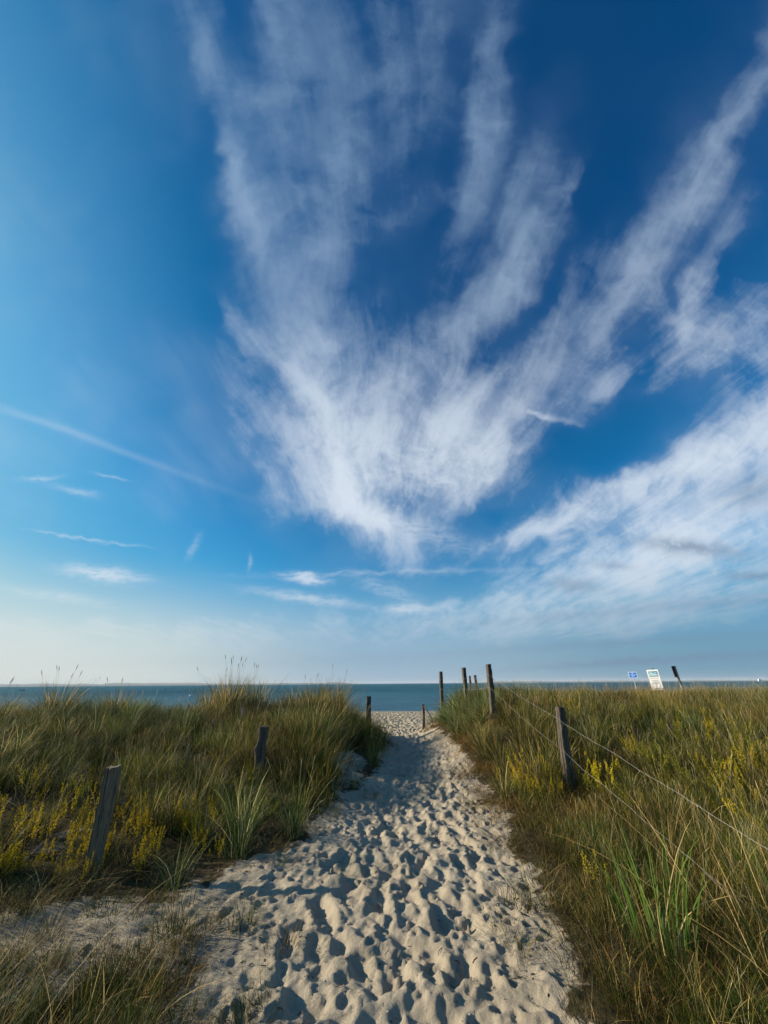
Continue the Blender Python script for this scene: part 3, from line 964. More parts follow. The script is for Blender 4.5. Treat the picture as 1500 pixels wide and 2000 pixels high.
def low_by(x, y):
    """Grass stays short where people and wind keep it down: in front of the posts and under the wires."""
    k = np.ones_like(x)
    for px_, py_, w_ in ((-2.45, 4.2, .35), (-1.83, 6.6, .22), (2.6, 6.5, .20), (2.44, 9.8, .22)):
        k = k * (1 - .62 * np.exp(-(((x - px_ * (y / py_)) / w_) ** 2)) * ((y > py_ - 1.3) & (y < py_ + .1)))
    k = k * (1 - .42 * sstep(2.2, 1.7, x) * (x > 0) * (y < 6.2)) * (1 - .15 * (x > 1.7) * (x < 3) * (y < 6.2))
    return k[:, None]


BOX = (-17, 21, .9, 25)
land = lambda x, y: (base_z(x, y) > -.55)


def brown_zone(x, y):
    """Low brown heather-like cover on the back of the left crest."""
    return np.clip(np.exp(-(((x + 4.6) / 1.5) ** 2 + ((y - 9.9) / 1.1) ** 2)) + np.exp(-(((x + 2.5) / .9) ** 2 + ((y - 10.4) / .9) ** 2)), 0, 1)


def d_meadow(x, y):
    side = np.where(x > 0, outside(x, y, .30, .75), outside(x, y, .10, .45))
    patch = .18 + .82 * sstep(-.12, .14, fbm(x, y, 1.4, 4, .6, 31))
    patch = np.where((x > 2.2) & (y > 5), np.maximum(patch, .55), patch)
    near = np.where((x < -.8) & (y < 4.4), .10, 1.0)
    corner = np.where((x > 1.1) & (y < 4.3), .9, 1.0)
    patch = np.where((x > 1.3) & (y < 5), np.maximum(patch, .8), patch) * np.where((x > 1.9) & (y < 4.6), 1.5, 1.0)
    dd = np.clip(40 - 1.1 * (y - 3), 16, 40)
    bloom = 1 - .6 * np.clip(np.exp(-(((x + 3.7) / 1.6) ** 2 + ((y - 4.6) / .8) ** 2)) + np.exp(-(((x - 2.15) / .35) ** 2 + ((y - 6.5) / .6) ** 2)), 0, 1)
    return bloom * dd * side * patch * near * corner * (1 - .85 * brown_zone(x, y)) * land(x, y)


x, y = sample(BOX, (60, d_meadow))
s = scales(len(x), .50, .92, x, y, .30)
s *= low_by(x, y)
s[(x > 0) & (y < 5.5)] *= .9
scatter('meadow_grass', MEADOW, x, y, s, tints(x, y, 41), label='olive green dune grass covering both banks')


def ridge_mask(x, y):
    a = np.exp(-((y - 10.3) / 3.4) ** 2) * .8
    left = np.exp(-(((x + 1.6) / .85) ** 2 + ((y - 8.6) / 3.2) ** 2)) * 1.2
    right = np.exp(-(((x - 2.3) / .8) ** 2 + ((y - 10.8) / 3.6) ** 2)) * 1.6
    return np.clip(a * .75 + left + right, 0, 1.5)


def d_marram(x, y):
    p_ = 1.6 * sstep(.02, .28, fbm(x, y, 1.5, 4, .6, 51))
    dd = 11 * ridge_mask(x, y) * (.15 + p_) * (1 - .95 * brown_zone(x, y)) * outside(x, y, .0, .28) * land(x, y)
    return dd + 3.5 * outside(x, y, .2, .6) * (y > 5) * p_ * land(x, y) * (x < 0)


x, y = sample(BOX, (22, d_marram))
s = scales(len(x), .48, .80)
s[x > 2.9] *= .72
s[(x < -.6) & (y > 7.5)] *= 1.12
s[(np.abs(x - 2.2) < .8) | (np.abs(x + 1.3) < .8)] *= 1.22
s *= low_by(x, y)
scatter('marram_grass', MARRAM, x, y, s, tints(x, y, 61, .3), .10, .75, label='long marram grass along the crests of the dunes')


def d_thatch(x, y):
    edge = (np.exp(-((path_in(x, y) + .24) / .26) ** 2) * 34 + 7 * sstep(.35, 0, path_in(x, y))) * (x > -.2) + np.exp(-((path_in(x, y) + .12) / .22) ** 2) * 14 * (x <= -.2)
    rest = outside(x, y, .15, .6) * np.where(y < 6, 34, 14)
    foot = np.where((x < -.6) & (y < 4.2), .8, 1.0)
    rest = rest * np.where((x > 1.0) & (y < 6), 2.4, 1.0)
    return np.clip(edge + rest + 26 * brown_zone(x, y) + 9 * (x < -.95) * (y < 4.7), 0, 90) * foot * (.35 + .65 * sstep(-.2, .15, fbm(x, y, 2.3, 3, .5, 71))) * land(x, y)


x, y = sample((-12, 15, 1.2, 15), (90, d_thatch))
s = scales(len(x), .7, 1.3)
bz = brown_zone(x, y) > .4
s[bz] *= 1.8
t_ = tints(x, y, 81, .2)
t_[(x > 0)] *= np.array([1.15, .95, .8])
scatter('thatch', THATCH, x, y, s, t_, .2, .5, label='low brown thatch and moss at the edge of the sand')


def d_dry(x, y):
    return outside(x, y, .25, .6) * (2.0 + 2.5 * sstep(-.1, .3, fbm(x, y, .9, 3, .5, 91)) + 3.0 * ((x > 1.8) & (y < 5))) * land(x, y)


x, y = sample(BOX, (8, d_dry))
scatter('dry_stalks', DRYST, x, y, scales(len(x), .45, .85) * low_by(x, y), tints(x, y, 95, .1), .25, .3, label='scattered pale dry grass stalks')


def blob(x, y, cx, cy, rx, ry):
    return np.exp(-(((x - cx) / rx) ** 2 + ((y - cy) / ry) ** 2))


def d_flower(x, y):
    a = 38 * blob(x, y, -4.0, 4.6, 1.6, .75) + 20 * blob(x, y, -1.95, 5.1, .5, .55) + 22 * blob(x, y, -3.3, 3.9, .8, .35) + 75 * blob(x, y, 2.15, 6.55, .26, .45) + 10 * blob(x, y, 2.75, 6.2, .2, .3)
    a = a + 2.2 * blob(x, y, 5, 7.2, 3.5, 2.2)
    return a * outside(x, y, .12, .4) * (.4 + .8 * sstep(-.2, .2, fbm(x, y, 2.0, 3, .5, 101)))


x, y = sample((-7, 9, 2.5, 11), (60, d_flower))
s = scales(len(x), .50, .88) * np.maximum(low_by(x, y), .6)
s[x > 1.5] *= 1.25
scatter('yellow_flowers', FLOWER, x, y, s, tints(x, y, 111, .12, .2), .12, .4, label='yellow bedstraw in flower among the grass')


def d_herb(x, y):
    return outside(x, y, .4, .9) * (5 * blob(x, y, 5, 6.5, 4, 2.8) + 3 * blob(x, y, -3, 6.5, 2, 1.5))


x, y = sample((-7, 12, 2.5, 12), (7, d_herb))
scatter('herbs', HERB, x, y, scales(len(x), .7, 1.2), tints(x, y, 121, .1, .2), .12, .3, label='small yellow green herbs between the grasses')

# ------------------------------------------------------------------ single tufts
M_SOLO = solo_blade_material('tuft_blade')


def tuft(name, x, y, parts, label, group=None, rot=0.0, scale=1.0, lean=(0, 0), cat='grass tuft'):
    o = obj(name, shape_mesh(name, parts, M_SOLO))
    o.location = (x, y, gz(x, y) - .01)
    o.rotation_euler = (lean[0], lean[1], rot)
    o.scale = (scale,) * 3
    o['label'] = label
    o['category'] = cat
    if group:
        o['group'] = group
    return o


G1 = 'marram tufts standing out on the skyline'
tall = lambda n=150, h=.85, r=.16, hd=5: [blades(int(n * 1.7), r, h * .55, h * 1.22, .0085, .24, .42, GREYG, (2, 3, 3, 2.5, 2)), blades(n // 2, r, h * .4, h * .9, .007, .5, .5, GREYG, (0, 0, 1, 3, 3)), heads(hd, r * .8, h * 1.05, h * 1.3, .16, sz=.13, fat=.016)]
tuft('marram_tuft', -3.85, 10.6, tall(260, 1.05, .26, 9), 'tallest marram tuft with seed heads rising above the sea on the left crest', G1)
tuft('marram_tuft', -4.45, 10.9, tall(150, .85, .2, 3), 'grey green tuft just left of the tallest one with the seed heads', G1)
tuft('marram_tuft', -3.25, 10.8, tall(190, .90, .22, 3), 'broad tuft just right of the tallest one with the seed heads', G1)
tuft('marram_tuft', -1.42, 11.7, tall(260, .92, .24, 2), 'straw coloured tuft cut against the sea, left of the beach gap', G1)
tuft('marram_tuft', -1.75, 10.6, tall(190, .72, .24, 1), 'dense green tuft in front of the straw coloured one by the gap', G1)
tuft('marram_tuft', -2.35, 11.2, tall(150, .62, .22, 1), 'low bushy tuft between the brown crest and the straw coloured tuft', G1)
tuft('marram_tuft', -7.1, 9.3, tall(170, .80, .22, 6), 'tuft with several nodding seed heads near the far left skyline', G1)
tuft('marram_tuft', -6.0, 9.6, tall(120, .66, .16, 2), 'smaller tuft on the skyline between the far left tufts and the white buoy', G1)
tuft('marram_tuft', -7.7, 8.6, tall(130, .62, .2, 2), 'tuft at the left edge of the skyline', G1)
G2 = 'green tufts at the edges of the sand'
grn = lambda n=130, h=.5, r=.12: [blades(n, r, h * .4, h, .0042, .32, .55, GREEN, W_GREEN), blades(n // 6, r, h * .4, h, .0034, .4, .5, GREEN, W_DRY)]
tuft('green_tuft', -1.25, 7.15, grn(320, .98, .24), 'big upright dark green tuft on the bank right of the knobbly post', G2)
tuft('green_tuft', -.92, 6.65, grn(260, .7, .24), 'dark green tuft hanging over the sand below the big upright one', G2)
tuft('green_tuft', -.32, 9.5, grn(340, .95, .30), 'deep green tuft leaning into the path below the dark gap post', G2, lean=(-.05, .15))
tuft('green_tuft', -.72, 7.9, grn(60, .42, .12), 'sparse dark blades on the bare sand of the left bank', G2, lean=(-.2, .1))
tuft('green_tuft', -.72, 5.75, grn(90, .26, .16), 'low green tuft where the left bank meets the path', G2)
tuft('green_tuft', -1.12, 5.25, grn(80, .24, .18), 'small tuft alone on the sand left of the path', G2)
tuft('green_tuft', 1.55, 5.15, grn(110, .20, .18), 'low dark green cushion on the right border of the path', G2)
tuft('green_tuft', 1.02, 7.9, grn(40, .10, .08), 'tiny green tuft on the sand at the right side of the path', G2)
tuft('green_tuft', 1.72, 16.6, grn(120, .40, .2), 'tuft at the foot of the leaning post by the beach', G2)
tuft('green_tuft', -.98, 3.55, grn(70, .20, .10), 'small tuft at the left rim of the footprints', G2)
tuft('green_tuft', -1.42, 3.45, grn(110, .24, .14), 'tuft with pale blades on the sandy side track', G2)
tuft('green_tuft', -2.05, 3.75, grn(70, .17, .12), 'dark little tuft in the shade below the slanted post', G2)
tuft('green_tuft', -1.45, 2.85, grn(150, .28, .22), 'wide tuft in the grass patch at the bottom of the left side', G2)
tuft('green_tuft', -1.95, 2.75, grn(130, .26, .22), 'pale green tuft at the lower left corner', G2)
REED = [(.055, .120, .022), (.085, .160, .035), (.12, .19, .05)]
tuft('reed_clump', 1.62, 3.15, [blades(46, .20, .38, .72, .0085, .14, .22, REED, (2, 3, 1), 5, droop=.2), blades(12, .22, .4, .7, .005, .5, .5, GREYG, (0, 0, 1, 2, 3), 5)],
     'bright green broad-bladed reed clump in the dark grass beside the path', None, cat='reeds')
tuft('reed_clump', 2.75, 3.55, [blades(18, .14, .3, .55, .0075, .2, .3, REED, (2, 3, 1), 5, droop=.2)], 'small bright reed clump under the sagging wire', None, cat='reeds')

STRAW = [(.46, .38, .21), (.36, .29, .15)]
for i, (tx_, ty_, hh, lb) in enumerate(((2.25, 3.3, .85, 'long bleached straws arching across the lower right grass'), (2.75, 3.0, .80, 'bent straws at the right edge under the wires'),
                                        (1.95, 2.55, .55, 'short loose straws right of the bright reed clump'), (-1.35, 2.7, .35, 'pale curled stalks in the low patch beside the footprints'))):
    tuft('straw_tuft', tx_, ty_, [blades(16, .22, hh * .5, hh, .0042, .55, .55, STRAW, (1, 1), 6), blades(30, .2, .1, .3, .004, .4, .5, GREEN, W_GREEN)], lb, 'tufts of dry straw', lean=(0, -.25 if tx_ > 0 else .1))

# grass patch at the bottom left, low and dark
def d_patch(x, y):
    return (150 * blob(x, y, -1.60, 2.76, .78, .42) + 30 * blob(x, y, -1.25, 3.30, .25, .2) + 14 * blob(x, y, -2.4, 3.4, .5, .3)) * (.15 + .85 * sstep(-.1, .12, fbm(x, y, 4.0, 3, .5, 141)))


x, y = sample((-3, -.6, 1.6, 4), (150, d_patch))
scatter('short_grass', MEADOW, x, y, scales(len(x), .26, .46), tints(x, y, 131, .2) * np.array([.5, .68, .5]), .2, 0, label='short dark grass patch beside the path')
x, y = sample((-3, -.5, 1.6, 4), (62, d_patch))
scatter('short_thatch', THATCH, x, y, scales(len(x), .7, 1.2), tints(x, y, 133, .2), .2, 0, label='brown thatch under the short grass')

def d_bank(x, y):
    return 62 * outside(x, y, .22, .75) * (x > 1.0) * sstep(7.5, 4.5, y) * (.25 + .75 * sstep(-.15, .15, fbm(x, y, 2.6, 3, .5, 151)))


x, y = sample((1.0, 6, 1.2, 7.5), (75, d_bank))
scatter('tangled_grass', MEADOW, x, y, scales(len(x), .28, .62), tints(x, y, 153, .2) * np.array([.80, .74, .62]), .38, .2, label='tangled dark green grass on the near right bank')

# ------------------------------------------------------------------ litter on the sand
n = 2600
lx = rng.uniform(-3.2, 2.0, n)
ly = 1.7 + 8 * rng.random(n) ** 1.3
k = (path_in(lx, ly) > -.25) & (rng.random(n) < np.where(path_in(lx, ly) < .25, 1.0, .45))
lx, ly = lx[k], ly[k]
b = MB()
for xx, yy in zip(lx, ly):
    l_ = float(rng.uniform(.008, .035)) * (2.2 if rng.random() < .06 else 1)
    r_ = float(rng.uniform(.0014, .0036))
    a = float(rng.uniform(0, 6.28))
    z0 = gz(xx, yy) + r_
    x2, y2 = xx + math.cos(a) * l_, yy + math.sin(a) * l_
    mid = ((xx + x2) / 2 + float(rng.normal(0, l_ * .15)), (yy + y2) / 2 + float(rng.normal(0, l_ * .15)), (z0 + gz(x2, y2) + r_) / 2 + r_)
    b.tube([(xx, yy, z0), mid, (x2, y2, gz(x2, y2) + r_)], r_, 3)
b.build('twig_debris', plain('dark_twig', (.055, .038, .024), .9), None, kind='stuff', label='dark bits of twig and dry stalk lying on the sand')

b = MB()
for k in range(420):
    yy = 1.8 + 7 * float(rng.random()) ** 1.3
    xx = float(rng.uniform(-2.6, 1.9))
    if path_in(np.array([xx]), np.array([yy]))[0] < -.3:
        continue
    r_ = float(rng.uniform(.003, .009))
    z0 = gz(xx, yy)
    vs = [(xx + r_ * math.cos(a) * rng.uniform(.7, 1.2), yy + r_ * math.sin(a) * rng.uniform(.7, 1.2), z0 + r_ * .1) for a in (0, 1.26, 2.5, 3.77, 5.0)]
    vs += [(xx + r_ * .2, yy, z0 + r_ * float(rng.uniform(.5, .9))), (xx, yy, z0 - r_ * .5)]
    b.add(vs, (), [(i, (i + 1) % 5, 5) for i in range(5)] + [((i + 1) % 5, i, 6) for i in range(5)])
b.build('shell_bits', plain('broken_shell', (.42, .39, .34), .6, 0, .3, 90), None, kind='stuff', label='pale crumbs of shell and small stones on the sand')

# ------------------------------------------------------------------ fence posts
WOOD_DARK = wood_material('weathered_post', (.045, .035, .026), (.17, .14, .105), .20)
WOOD_GREY = wood_material('lichened_post', (.105, .082, .052), (.23, .185, .12), .35)
WOOD_PALE = wood_material('bleached_wood', (.30, .26, .21), (.48, .43, .36), .2)
STEEL = plain('galvanised_wire', (.52, .50, .46), .6, .3, .3, 60)


def post_mesh(h, w, d, seed, bulge=None, taper=.06, cap=0.0, slant=0.0, crook=.012):
    r = np.random.default_rng(seed)
    nz, ns = 18, 16
    vs = []
    ph = r.uniform(0, 6, 4)
    groove = {int(r.integers(11, 14)): .014, int(r.integers(0, ns)): .010, int(r.integers(6, 10)): .010}
    for i in range(nz):
        t = i / (nz - 1)
        z = -.35 + (h + .35) * t
        k = 1 + taper * (.5 - t) + .05 * math.sin(5 * t + ph[0])
        cx = crook * math.sin(3.1 * t + ph[1]) + crook * .4 * math.sin(9 * t + ph[2])
        cy = crook * math.sin(2.7 * t + ph[3])
        for j in range(ns):
            a = 2 * math.pi * j / ns
            ca, sa = math.cos(a), math.sin(a)
            e = 5.0
            rr = 1 / (abs(ca) ** e + abs(sa) ** e) ** (1 / e)
            x_ = ca * rr * w / 2 * k
            y_ = sa * rr * d / 2 * k
            g = groove.get(j, 0)
            x_ -= ca * g; y_ -= sa * g
            x_ += r.normal(0, .0030); y_ += r.normal(0, .0030)
            if bulge and ca < -.2:
                x_ -= bulge[1] * math.exp(-((z - bulge[0]) / bulge[2]) ** 2) * (-ca)
                if len(bulge) > 3:
                    x_ -= bulge[3] * sstep(bulge[0] + .02, bulge[0] - .08, z) * (-ca)
            zz = z + (slant * x_ if i == nz - 1 else 0) + (r.normal(0, .003) if i == nz - 1 else 0)
            vs.append((cx + x_, cy + y_, zz))
    q_ = [(i * ns + j, i * ns + (j + 1) % ns, (i + 1) * ns + (j + 1) % ns, (i + 1) * ns + j) for i in range(nz - 1) for j in range(ns)]
    b = MB().add(vs, q_)
    top = len(b.v)
    c = np.mean(np.array(vs[-ns:]), 0)
    b.v.append((c[0], c[1], c[2] - .004))
    for j in range(ns):
        b.t.append(((nz - 1) * ns + j, (nz - 1) * ns + (j + 1) % ns, top))
    return b


def fence_post(x, y, base, h, w, d, label, mat, seed, rz=0.0, lean=(0, 0), group='weathered fence posts along the path', **kw):
    root = post_mesh(h, w, d, seed, **kw).build('fence_post', mat, None, False)
    root.location = (x, y, base)
    root.rotation_euler = (lean[0], lean[1], rz)
    root['label'] = label
    root['category'] = 'fence post'
    root['group'] = group
    return root


P = {}
P['a'] = fence_post(-2.50, 4.2, gz(-2.50, 4.2), .78, .125, .075, 'broad grey slanted post by the yellow flowers at the near left', WOOD_GREY, 1, R(9), (R(1), R(-1.5)), slant=.12, crook=.006, taper=.02)
P['b'] = fence_post(-1.83, 6.6, gz(-1.83, 6.6), .92 - gz(-1.83, 6.6), .135, .09, 'knobbly dark post with a bulge halfway, in grass on the left bank', WOOD_DARK, 2, R(10), (0, 0), bulge=(.34, .045, .06, .018), crook=.004)
P['c'] = fence_post(-.50, 12.6, gz(-.5, 12.6), 1.16 - gz(-.5, 12.6), .15, .11, 'dark post at the left side of the gap to the beach', WOOD_DARK, 3, R(10), (0, R(1)))
P['d'] = fence_post(2.60, 6.5, gz(2.6, 6.5), 1.16 - gz(2.6, 6.5), .128, .11, 'tall dark post next to the yellow flowers in the right field', WOOD_DARK, 4, R(16), (0, R(1.5)), crook=.010)
P['e'] = fence_post(2.44, 9.8, gz(2.44, 9.8), 1.90 - gz(2.44, 9.8), .118, .10, 'tallest skyline post, knotty, above the right bank', WOOD_DARK, 5, R(20), (0, R(-1)), crook=.016)
P['f'] = fence_post(2.36, 12.5, gz(2.36, 12.5), 1.92 - gz(2.36, 12.5), .118, .10, 'middle one of the three tall posts standing against the sky', WOOD_DARK, 6, R(22), (0, R(.5)))
P['g'] = fence_post(1.97, 15.0, gz(1.97, 15), 1.88 - gz(1.97, 15), .118, .10, 'tall post nearest the beach, against sea and sky', WOOD_DARK, 7, R(18), (0, R(.5)))
P['h'] = fence_post(1.50, 17.5, gz(1.5, 17.5), .72 - gz(1.5, 17.5), .105, .09, 'short dark post at the right side of the gap to the beach', WOOD_DARK, 8, R(14), (0, R(2)))
GB = 'short posts behind the right bank'
fence_post(3.85, 19.0, gz(3.85, 19.), 1.79 - gz(3.85, 19.), .085, .09, 'short post half hidden behind the middle skyline post', WOOD_DARK, 9, 0, (0, 0), GB)
fence_post(3.78, 17.2, gz(3.78, 17.2), 1.79 - gz(3.78, 17.2), .105, .10, 'short leaning post between the middle and the tallest skyline post', WOOD_DARK, 10, R(20), (0, R(-5)), GB)
fence_post(3.55, 14.2, gz(3.55, 14.2), 1.64 - gz(3.55, 14.2), .095, .09, 'short post just left of the tallest skyline post, deep in grass', WOOD_DARK, 11, 0, (0, 0), GB)
GS = 'small stakes in the grass on the left dune'
for i, (px, ty_, dd, lb) in enumerate(((667, 1372, 13.5, 'dark stake behind the straw coloured tuft'), (576, 1377, 11.5, 'pale stake on the brown crest'),
                                       (550, 1395, 9.6, 'pale thin stake below the brown crest'), (469, 1384, 9.4, 'grey stake under the tallest marram tuft'))):
    el = math.atan((ty_ - 1000) / 751) - PITCH
    zt = 1.5 - math.tan(el) * dd
    xw = (px - 750) / 751 * dd / math.cos(el) * math.cos(el + PITCH)
    fence_post(xw, dd, gz(xw, dd), max(.25, zt - gz(xw, dd)) + .04, .06 if i == 0 else .035, .04, lb, WOOD_DARK if i == 0 else WOOD_PALE, 20 + i, 0, (0, R(3)), GS)
# the pale split rail that leans on the short post by the beach
b = MB()
b.box((0, 0, 0), (.05, .035, .62), 0)
rail = b.build('broken_rail', WOOD_PALE, None)
rail.location = (1.72, 17.38, .40)
rail.rotation_euler = (R(0), R(-33), R(10))
rail['label'] = 'sunlit pale broken rail leaning down from the short post by the beach'
rail['category'] = 'wooden rail'
# out of frame to the right the same line goes on
fence_post(2.40, 1.9, gz(2.4, 1.9), .85, .10, .09, 'post at the near end of the sagging wires', WOOD_DARK, 12, 0, (0, R(4)))


# ------------------------------------------------------------------ wires
def wire(pts, label, rad=.0013, kink=.012, seed=1):
    r = np.random.default_rng(seed)
    out = []
    for i in range(len(pts) - 1):
        a, c = Vector(pts[i]), Vector(pts[i + 1])
        n_ = max(2, int((c - a).length / .09))
        for k_ in range(n_):
            t = k_ / n_
            sag = -.035 * (c - a).length / 3 * 4 * t * (1 - t)
            out.append(a.lerp(c, t) + Vector((r.normal(0, kink * .4), 0, sag + r.normal(0, kink * .4))))
    out.append(Vector(pts[-1]))
    for i in range(2, len(out) - 1):
        out[i] = (out[i - 1] + out[i] * 2 + out[i + 1]) / 4
    b = MB().tube(out, rad, 5)
    o = b.build('fence_wire', STEEL, None, True)
    o['label'] = label
    o['category'] = 'wire'
    o['group'] = 'wires of the fence beside the path'
    return o


wire([(1.93, 14.9, 1.62), (2.31, 12.4, 1.62), (2.39, 9.74, 1.69), (2.55, 6.44, 1.00), (2.50, 4.94, .79), (2.47, 3.99, .645), (2.435, 3.12, .515), (2.38, 1.9, .40)],
     'upper wire sagging from the tall posts across the right field', seed=3)
wire([(1.93, 14.9, 1.30), (2.31, 12.4, 1.34), (2.39, 9.74, 1.41), (2.55, 6.44, .59), (2.52, 5.15, .36), (2.48, 4.37, .245), (2.43, 3.33, .10), (2.38, 2.2, gz(2.38, 2.2) + .02)],
     'lower wire dropping from the dark post into the grass', seed=5)
wire([(2.45, 3.85, .165), (2.44, 3.4, .05), (2.40, 2.6, gz(2.4, 2.6) + .015)], 'loose end of wire hanging below the lower wire', seed=8)

for key, zs in (('d', (1.00, .59)), ('e', (1.69, 1.40)), ('f', (1.62, 1.34)), ('g', (1.62, 1.30))):
    for z_ in zs:
        st = MB().tube([(-.010, 0, .009), (-.012, -.014, .008), (-.012, -.014, -.008), (-.010, 0, -.009)], .0022, 4).build('staple', STEEL, P[key], True)
        st.location = (-.055, -.045, z_ - P[key].location.z)

# ------------------------------------------------------------------ signs
BLUE = plain('sign_blue', (.004, .15, .60), .4, 0, .04)
WHITE = plain('sign_white', (.80, .81, .82), .45, 0, .03)
GREYM = plain('sign_back', (.10, .105, .11), .6, .2, .1)
DARKM = plain('dark_print', (.05, .06, .07), .6)
SKYB = plain('picture_blue', (.05, .22, .32), .5)
SKYL = plain('picture_pale', (.42, .62, .70), .5)
POLE = plain('grey_pole', (.42, .43, .42), .5, .3, .1)


def empty(name, loc, label, cat, rz=0.0, group=None, tilt=(0, 0)):
    o = link(bpy.data.objects.new(name, None))
    o.location = loc
    o.rotation_euler = (tilt[0], tilt[1], rz)
    o['label'] = label
    o['category'] = cat
    if group:
        o['group'] = group
    return o


def ray(px, py, dist):
    """Point of the place at horizontal distance dist seen at a photograph position (used once, to measure where things stand)."""
    el = math.atan((py - 1000) / 751) - PITCH
    return ((px - 750) / 751 * dist / math.cos(el) * math.cos(el + PITCH), dist, 1.5 - math.tan(el) * dist)


x0, y0, zt = ray(1232, 1316, 30)
g0 = gz(x0, y0)
s1 = empty('notice_sign', (x0, y0, g0), 'small blue sign with white border and lettering on a thin pole', 'sign', R(-36))
H = zt - g0
MB().tube([(0, .03, -.4), (0, .03, H - .02)], .022, 8).build('pole', POLE, s1, True)
MB().box((0, -.010, H - .21), (.52, .012, .40)).build('plate', WHITE, s1)
MB().box((0, -.019, H - .21), (.47, .004, .35)).build('blue_field', BLUE, s1)
for (zz, ww, hh) in ((.075, .08, .014), (.110, .12, .020), (.255, .22, .018), (.295, .19, .014)):
    MB().box((0, -.023, H - zz), (ww, .003, hh)).build('text_line', WHITE, s1)
MB().box((0, -.0235, H - .19), (.46, .003, .016)).build('dividing_line', WHITE, s1)

x0, y0, zt = ray(1273, 1312, 24)
g0 = gz(x0, y0)
H = zt - g0
s2 = empty('information_board', (x0, y0, g0), 'tall white board with blue picture on top, leaning a little', 'sign', R(-38), None, (0, R(-2)))
MB().box((.05, .07, H / 2 - .1), (.09, .08, H + .25)).build('post', WOOD_DARK, s2)
MB().box((0, .012, H - .53), (.56, .03, 1.06)).build('board', WHITE, s2)
MB().box((0, -.008, H - .22), (.44, .008, .27)).build('picture', SKYB, s2)
pic = MB()
pic.prism([(-.24, -.13), (.22, -.13), (.25, -.02), (.05, .02), (-.05, .10), (-.22, .12)], -.016, -.013)
pic.prism([(-.02, .06), (.16, .02), (.26, .11), (.10, .08)], -.0175, -.0165)
po = pic.build('picture_shapes', SKYL, s2); po.location = (0, 0, H - .22); po.scale = (.86, 1, .88)
for zz, ww in ((.38, .46), (.46, .44), (.72, .44)):
    MB().box((0, -.008, H - zz), (ww, .006, .010)).build('dividing_line', DARKM, s2)
for i in range(7):
    MB().box((rng.uniform(-.06, .06), -.008, H - .55 - i * .03), (rng.uniform(.25, .44), .005, .006)).build('text_line', GREYM, s2)
for i in range(9):
    MB().box((-.2 + (i % 3) * .19, -.008, H - .78 - (i // 3) * .06), (.09, .005, .018)).build('small_print', GREYM, s2)
mk = MB()
for i in range(10):
    mk.box((-.18 + .05 * i, -.008, H - .99 - .03 * math.sin(i * 1.7)), (.05, .006, .035), 0, 0, .5 * math.sin(i * 2.1))
mk.build('dark_drawing', DARKM, s2)
MB().tube([(.05, .02, H + .0), (.05, .02, H + .07)], .035, 8).build('post_cap', DARKM, s2)

x0, y0, zt = ray(1317, 1305, 26)
g0 = gz(x0, y0)
H = zt - g0
s3 = empty('sign_back', (x0, y0, g0), 'dark back of a sign leaning on its post, furthest right', 'sign', R(28), None, (R(-2), R(-2.5)))
MB().box((0, .03, H - .33), (.44, .014, .62)).build('plate', GREYM, s3)
MB().box((0, .0, H - .02), (.44, .03, .04)).build('top_rail', DARKM, s3)
MB().box((0, .0, H - .50), (.44, .03, .04)).build('lower_rail', DARKM, s3)
MB().tube([(0, -.03, -.4), (0, -.03, H - .02)], .045, 8).build('post', WOOD_PALE, s3, True)
MB().box((0, -.045, H - .55), (.11, .09, 1.06)).build('bracket', DARKM, s3)
MB().box((-.01, -.045, H - .97), (.13, .095, .22)).build('clamp', DARKM, s3)

# ------------------------------------------------------------------ boats and buoy
HULLW = plain('white_hull', (.80, .82, .83), .35, 0, .03)
WINM = plain('dark_windows', (.03, .05, .07), .15)


def hull(L, B, D, mat, parent, name='hull'):
    b = MB()
    n_ = 9
    secs = []
    for i in range(n_):
        t = i / (n_ - 1)
        bw = B / 2 * (1 - max(0, (t - .55) / .45) ** 2 * .97) * (.86 + .14 * min(1, t * 4))
        sh = D * (1 + .35 * t * t)
        secs.append([(-L / 2 + L * t, -bw, sh), (-L / 2 + L * t * .985, -bw * .72, 0), (-L / 2 + L * t * .97, 0, -D * .25), (-L / 2 + L * t * .985, bw * .72, 0), (-L / 2 + L * t, bw, sh)])
    vs = [p_ for s_ in secs for p_ in s_]
    q_ = [(i * 5 + j, i * 5 + j + 1, i * 5 + j + 6, i * 5 + j + 5) for i in range(n_ - 1) for j in range(4)] + [(i * 5 + 4, i * 5, i * 5 + 5, i * 5 + 9) for i in range(n_ - 1)]
    b.add(vs, q_, [(0, 1, 2), (0, 2, 4), (2, 3, 4)])
    return b.build(name, mat, parent)


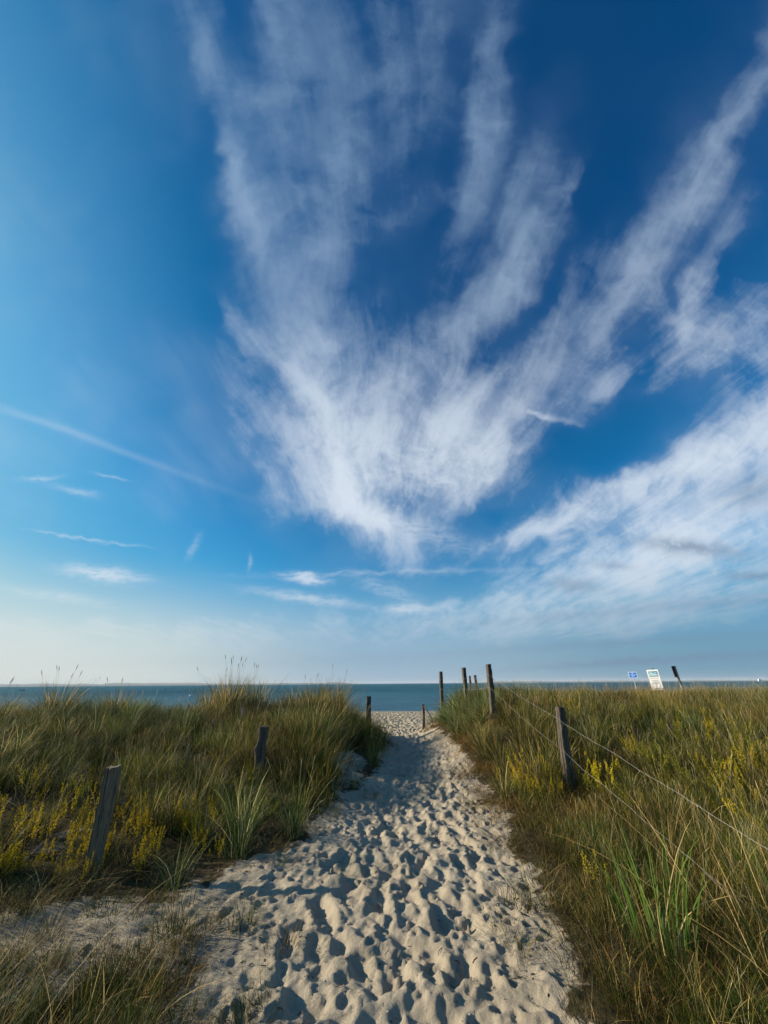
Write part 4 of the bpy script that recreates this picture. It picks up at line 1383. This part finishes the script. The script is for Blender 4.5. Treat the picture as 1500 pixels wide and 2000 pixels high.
x0, y0, _ = ray(1482, 1333, 2000)
bt = empty('ship', (x0, y0, SEA), 'white ship with stepped decks far out at the right end of the horizon', 'ship', R(6))
hull(25, 6, 2.4, HULLW, bt)
MB().box((-3, 0, 4.0), (17, 5, 3.0)).box((-4.5, 0, 6.9), (11, 4.4, 2.8)).box((-5.5, 0, 9.4), (6, 3.6, 2.2)).build('cabin', HULLW, bt)
MB().box((-3, -2.53, 4.4), (15, .06, .7)).box((-4.5, -2.23, 7.2), (9.5, .06, .7)).build('window_band', WINM, bt)
MB().tube([(-6, 0, 10.5), (-6.2, 0, 14)], .25, 6).build('mast', HULLW, bt)

x0, y0, _ = ray(40, 1345, 300)
rb = empty('rowing_boat', (x0, y0, SEA - .05), 'small dark open boat on the water at the far left', 'boat', R(8))
hull(3.4, 1.2, .45, plain('tarred_hull', (.03, .035, .04), .6), rb)
MB().box((.3, 0, .30), (.2, 1.0, .04)).build('thwart', WOOD_DARK, rb)
MB().box((-.8, 0, .30), (.2, 1.0, .04)).build('thwart', WOOD_DARK, rb)
MB().box((-1.55, 0, .55), (.28, .25, .5)).build('outboard_motor', DARKM, rb)

x0, y0, _ = ray(368.7, 1357, 112)
bu = empty('mooring_buoy', (x0, y0, SEA), 'round white buoy floating behind the left dune', 'buoy')
vs, q_ = [], []
for i in range(9):
    a = math.pi * i / 8
    for j in range(12):
        vs.append((.28 * math.sin(a) * math.cos(j * math.pi / 6), .28 * math.sin(a) * math.sin(j * math.pi / 6), .16 - .27 * math.cos(a)))
q_ = [(i * 12 + j, i * 12 + (j + 1) % 12, (i + 1) * 12 + (j + 1) % 12, (i + 1) * 12 + j) for i in range(8) for j in range(12)]
MB().add(vs, q_).build('float', HULLW, bu, True)
MB().tube([(0, 0, .40), (0, 0, .50)], .04, 6).build('lifting_ring', DARKM, bu)

# ------------------------------------------------------------------ air
hm = bpy.data.materials.new('haze_air')
hm.use_nodes = True
hm.node_tree.nodes.clear()
ho = hm.node_tree.nodes.new('ShaderNodeOutputMaterial')
pv = hm.node_tree.nodes.new('ShaderNodeVolumePrincipled')
pv.inputs['Color'].default_value = (.86, .93, 1.0, 1)
pv.inputs['Density'].default_value = 6e-5
hm.node_tree.links.new(pv.outputs[0], ho.inputs['Volume'])
hz = MB().box((0, 6500, 28.4), (33000, 16000, 64.2)).build('haze', hm, None, kind='stuff', label='thin pale sea haze')
